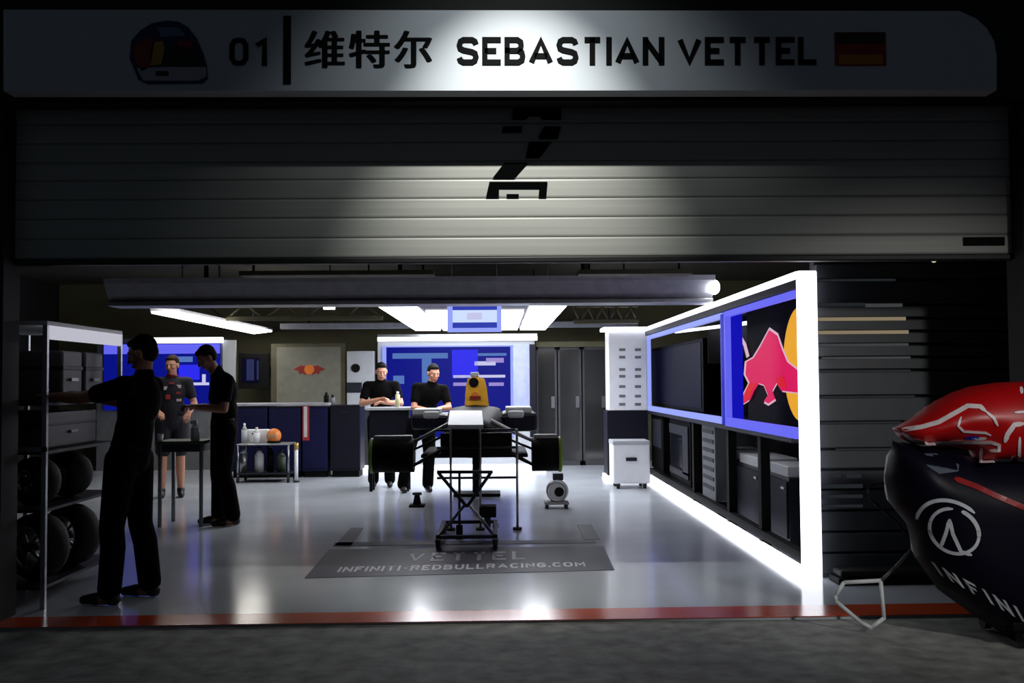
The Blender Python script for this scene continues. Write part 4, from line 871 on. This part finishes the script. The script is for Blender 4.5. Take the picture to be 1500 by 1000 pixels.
# surface height on each shell for applied graphics
from mathutils.bvhtree import BVHTree
def surf(o):
    vs = [o.matrix_world @ v.co + body.location for v in o.data.vertices]; return BVHTree.FromPolygons([list(v) for v in vs], [list(p.vertices) for p in o.data.polygons])
TL, TU = surf(lowo), surf(upo)
def onsurf(tree, px, py, off=.004):
    r = ray(px,py).normalized(); h = tree.ray_cast(V((0,0,CAMZ)), r)
    return h[0]-r*off if h[0] is not None else at(px,py,BY-.1)
def stroke(tree, pts, w, m, name, parent, close=False):   # a flat band laid on the shell
    d = []; hw = w*300
    P_ = pts+[pts[0]] if close else pts
    for (xa,ya),(xb,yb) in zip(P_,P_[1:]):
        n = max(1,int(math.hypot(xb-xa,yb-ya)/3)); d += [V((xa+(xb-xa)*j/n, ya+(yb-ya)*j/n)) for j in range(n)]
    d.append(V(P_[-1])); mb = MB(); L = []; R = []
    for k, p in enumerate(d):
        t = (d[min(k+2,len(d)-1)]-d[max(k-2,0)]).normalized(); n = V((-t.y,t.x))*hw; e = min(1, .45+.3*min(k,len(d)-1-k))
        L.append(mb.bm.verts.new(onsurf(tree,*(p+n*e),.007))); R.append(mb.bm.verts.new(onsurf(tree,*(p-n*e),.007)))
    for k in range(len(d)-1): mb.bm.faces.new((L[k],L[k+1],R[k+1],R[k]))
    g = bmesh.ops.extrude_face_region(mb.bm, geom=mb.bm.faces[:]); bmesh.ops.translate(mb.bm, verts=[e for e in g['geom'] if isinstance(e, bmesh.types.BMVert)], vec=(0,.008,0))
    return mb.build(name, m, parent)
def ov(cx,cy,rx,ry,rot,t0,t1,n=26):
    r = []
    for k in range(n+1):
        t = radians(t0+(t1-t0)*k/n); x, y = rx*cos(t), ry*sin(t); c, s = cos(radians(rot)), sin(radians(rot)); r.append((cx+x*c-y*s, cy+x*s+y*c))
    return r
stroke(TU, [(1322,629),(1350,625),(1375,618),(1400,604),(1418,594),(1436,595),(1444,602)], .011, M['pinkw'], 'outline', upo)
stroke(TU, [(1444,602),(1456,612),(1462,624)], .007, M['pinkw'], 'outline', upo)
stroke(TU, [(1408,610),(1404,624),(1412,632),(1444,634),(1452,638)], .006, M['pinkw'], 'outline', upo)
stroke(TU, [(1322,634),(1336,644),(1360,650),(1402,648),(1452,648),(1464,652),(1464,660),(1450,660)], .008, M['pinkw'], 'outline', upo)
stroke(TU, [(1438,656),(1437,676),(1480,674),(1486,668)], .007, M['pinkw'], 'outline', upo)
stroke(TU, [(1472,648),(1476,636),(1486,622),(1500,620)], .012, M['pinkw'], 'outline', upo)
stroke(TU, [(1494,640),(1493,674),(1530,674)], .007, M['pinkw'], 'outline', upo)
stroke(TU, [(1486,604),(1510,602)], .006, M['pinkw'], 'outline', upo)
stroke(TU, [(1496,566),(1497,576)], .010, M['pinkw'], 'outline', upo)
stroke(TU, [(1414,642),(1436,641)], .009, M['bluepaint'], 'blue_flash', upo)
stroke(TU, [(1425,643),(1445,642)], .007, M['white'], 'white_flash', upo)
stroke(TL, [(1398,700),(1430,712),(1460,726),(1500,743),(1560,760)], .013, M['redstripe'], 'red_stripe', lowo)
# badge: two ellipses and a road narrowing to the horizon
bd = stroke(TL, ov(1394,776,54,40,28,165,290), .009, M['silver'], 'badge', lowo)
stroke(TL, ov(1398,778,38,31,32,-60,240), .008, M['silver'], 'badge_ring', bd)
stroke(TL, [(1391,760),(1386,780),(1378,802)], .009, M['silver'], 'badge_road', bd); stroke(TL, [(1391,760),(1396,782),(1408,808),(1424,813)], .009, M['silver'], 'badge_road', bd)
stroke(TL, ov(1398,778,38,31,32,-100,-20), .010, M['silver'], 'badge_ring', bd)
# lettering sloping along the lower flank
for l_ in letters('INFINITI', lambda u,v: onsurf(TL, 1378+u*170-14*v, 842+u*96-(1+u*.3)*20*v, .006), (0,.003,0), .2, .4): l_.build('letter', M['silver'], lowo)
g_ = MB(); g_.prism([onsurf(TL,x,y,.006) for x,y in ((1354,664),(1372,664),(1405,680),(1404,690),(1376,694),(1358,682))],(0,.004,0)); g_.build('highlight_patch', mat('grey_blue_highlight',(86,94,108),.4), lowo)  # grey-blue highlight painted onto the lower shell
# dolly with pull handle
dl = thing('bodywork_dolly', 'black dolly with light triangular pull handle under the navy bodywork', 'dolly', (at(1480,950,BY).x,BY+.2,0))
xa, xb = at(1470,900,BY).x, at(1680,900,BY).x
MB().box(xa,xb,BY-.1,BY+.45,.09,.14,.008).build('deck', M['black'], dl)
for x in (xa+.08,xb-.08):
    for y in (BY-.05,BY+.38): MB().cyl((x-.02,y,.04),(x+.02,y,.04),.045).build('caster', M['rubber'], dl)
MB().box(xa+.05,xa+.11,BY+.3,BY+.38,.14,.6).box(xb-.11,xb-.05,BY+.3,BY+.38,.14,.6).build('support', M['black'], dl)
HY = 5.95
hpts = [(1236,853),(1290,850),(1295,905),(1276,919),(1262,912),(1224,880),(1224,872),(1236,853)]
MB().tube([at(x,y,HY-(y-850)*.0006) for x,y in hpts], .012, 8).build('pull_handle', M['white'], dl, 'pale triangular loop handle')
MB().tube([at(1290,851,HY),at(1312,830,HY-.05),at(1336,804,HY-.1)], .010, 8).build('draw_bar', M['midgrey'], dl)
MB().tube([at(1336,804,HY-.1),at(1334,790,HY-.1),at(1314,765,HY-.1),at(1292,746,HY-.1),at(1272,728,HY-.1),at(1271,716,HY-.1),at(1282,708,HY-.1),at(1306,707,HY-.1),at(1309,722,HY-.1)], .006, 8).build('cable', M['darksteel'], dl)
MB().tube([at(1336,804,HY-.1),at(1400,850,HY-.12),(xa+.1,BY+.2,.12)], .012, 8).build('tow_bar', M['black'], dl)
# low black block put in for the shade along the slatted wall
q = fl(1240,858)
t = thing('shade_block', 'long low black bumper block on the floor, standing in for shade by the slatted wall', 'shadow', (3.0,7.3,0))
MB().box(2.4,4.6,7.25,7.48,0,.05,.01).build('base', M['black'], t); MB().box(2.42,4.58,7.27,7.46,.05,.1,.02).build('pad', M['rubber'], t)

# ================================================================== LIGHT AND WORLD
w = bpy.data.worlds.new('World'); S.world = w; w.use_nodes = True
bgn = w.node_tree.nodes['Background']; bgn.inputs[0].default_value = (.62,.78,1,1); bgn.inputs[1].default_value = .022
S.view_settings.view_transform = 'Standard'; S.view_settings.look = 'None'; S.view_settings.gamma = 1; S.view_settings.exposure = 0; S.view_settings.use_curve_mapping = False
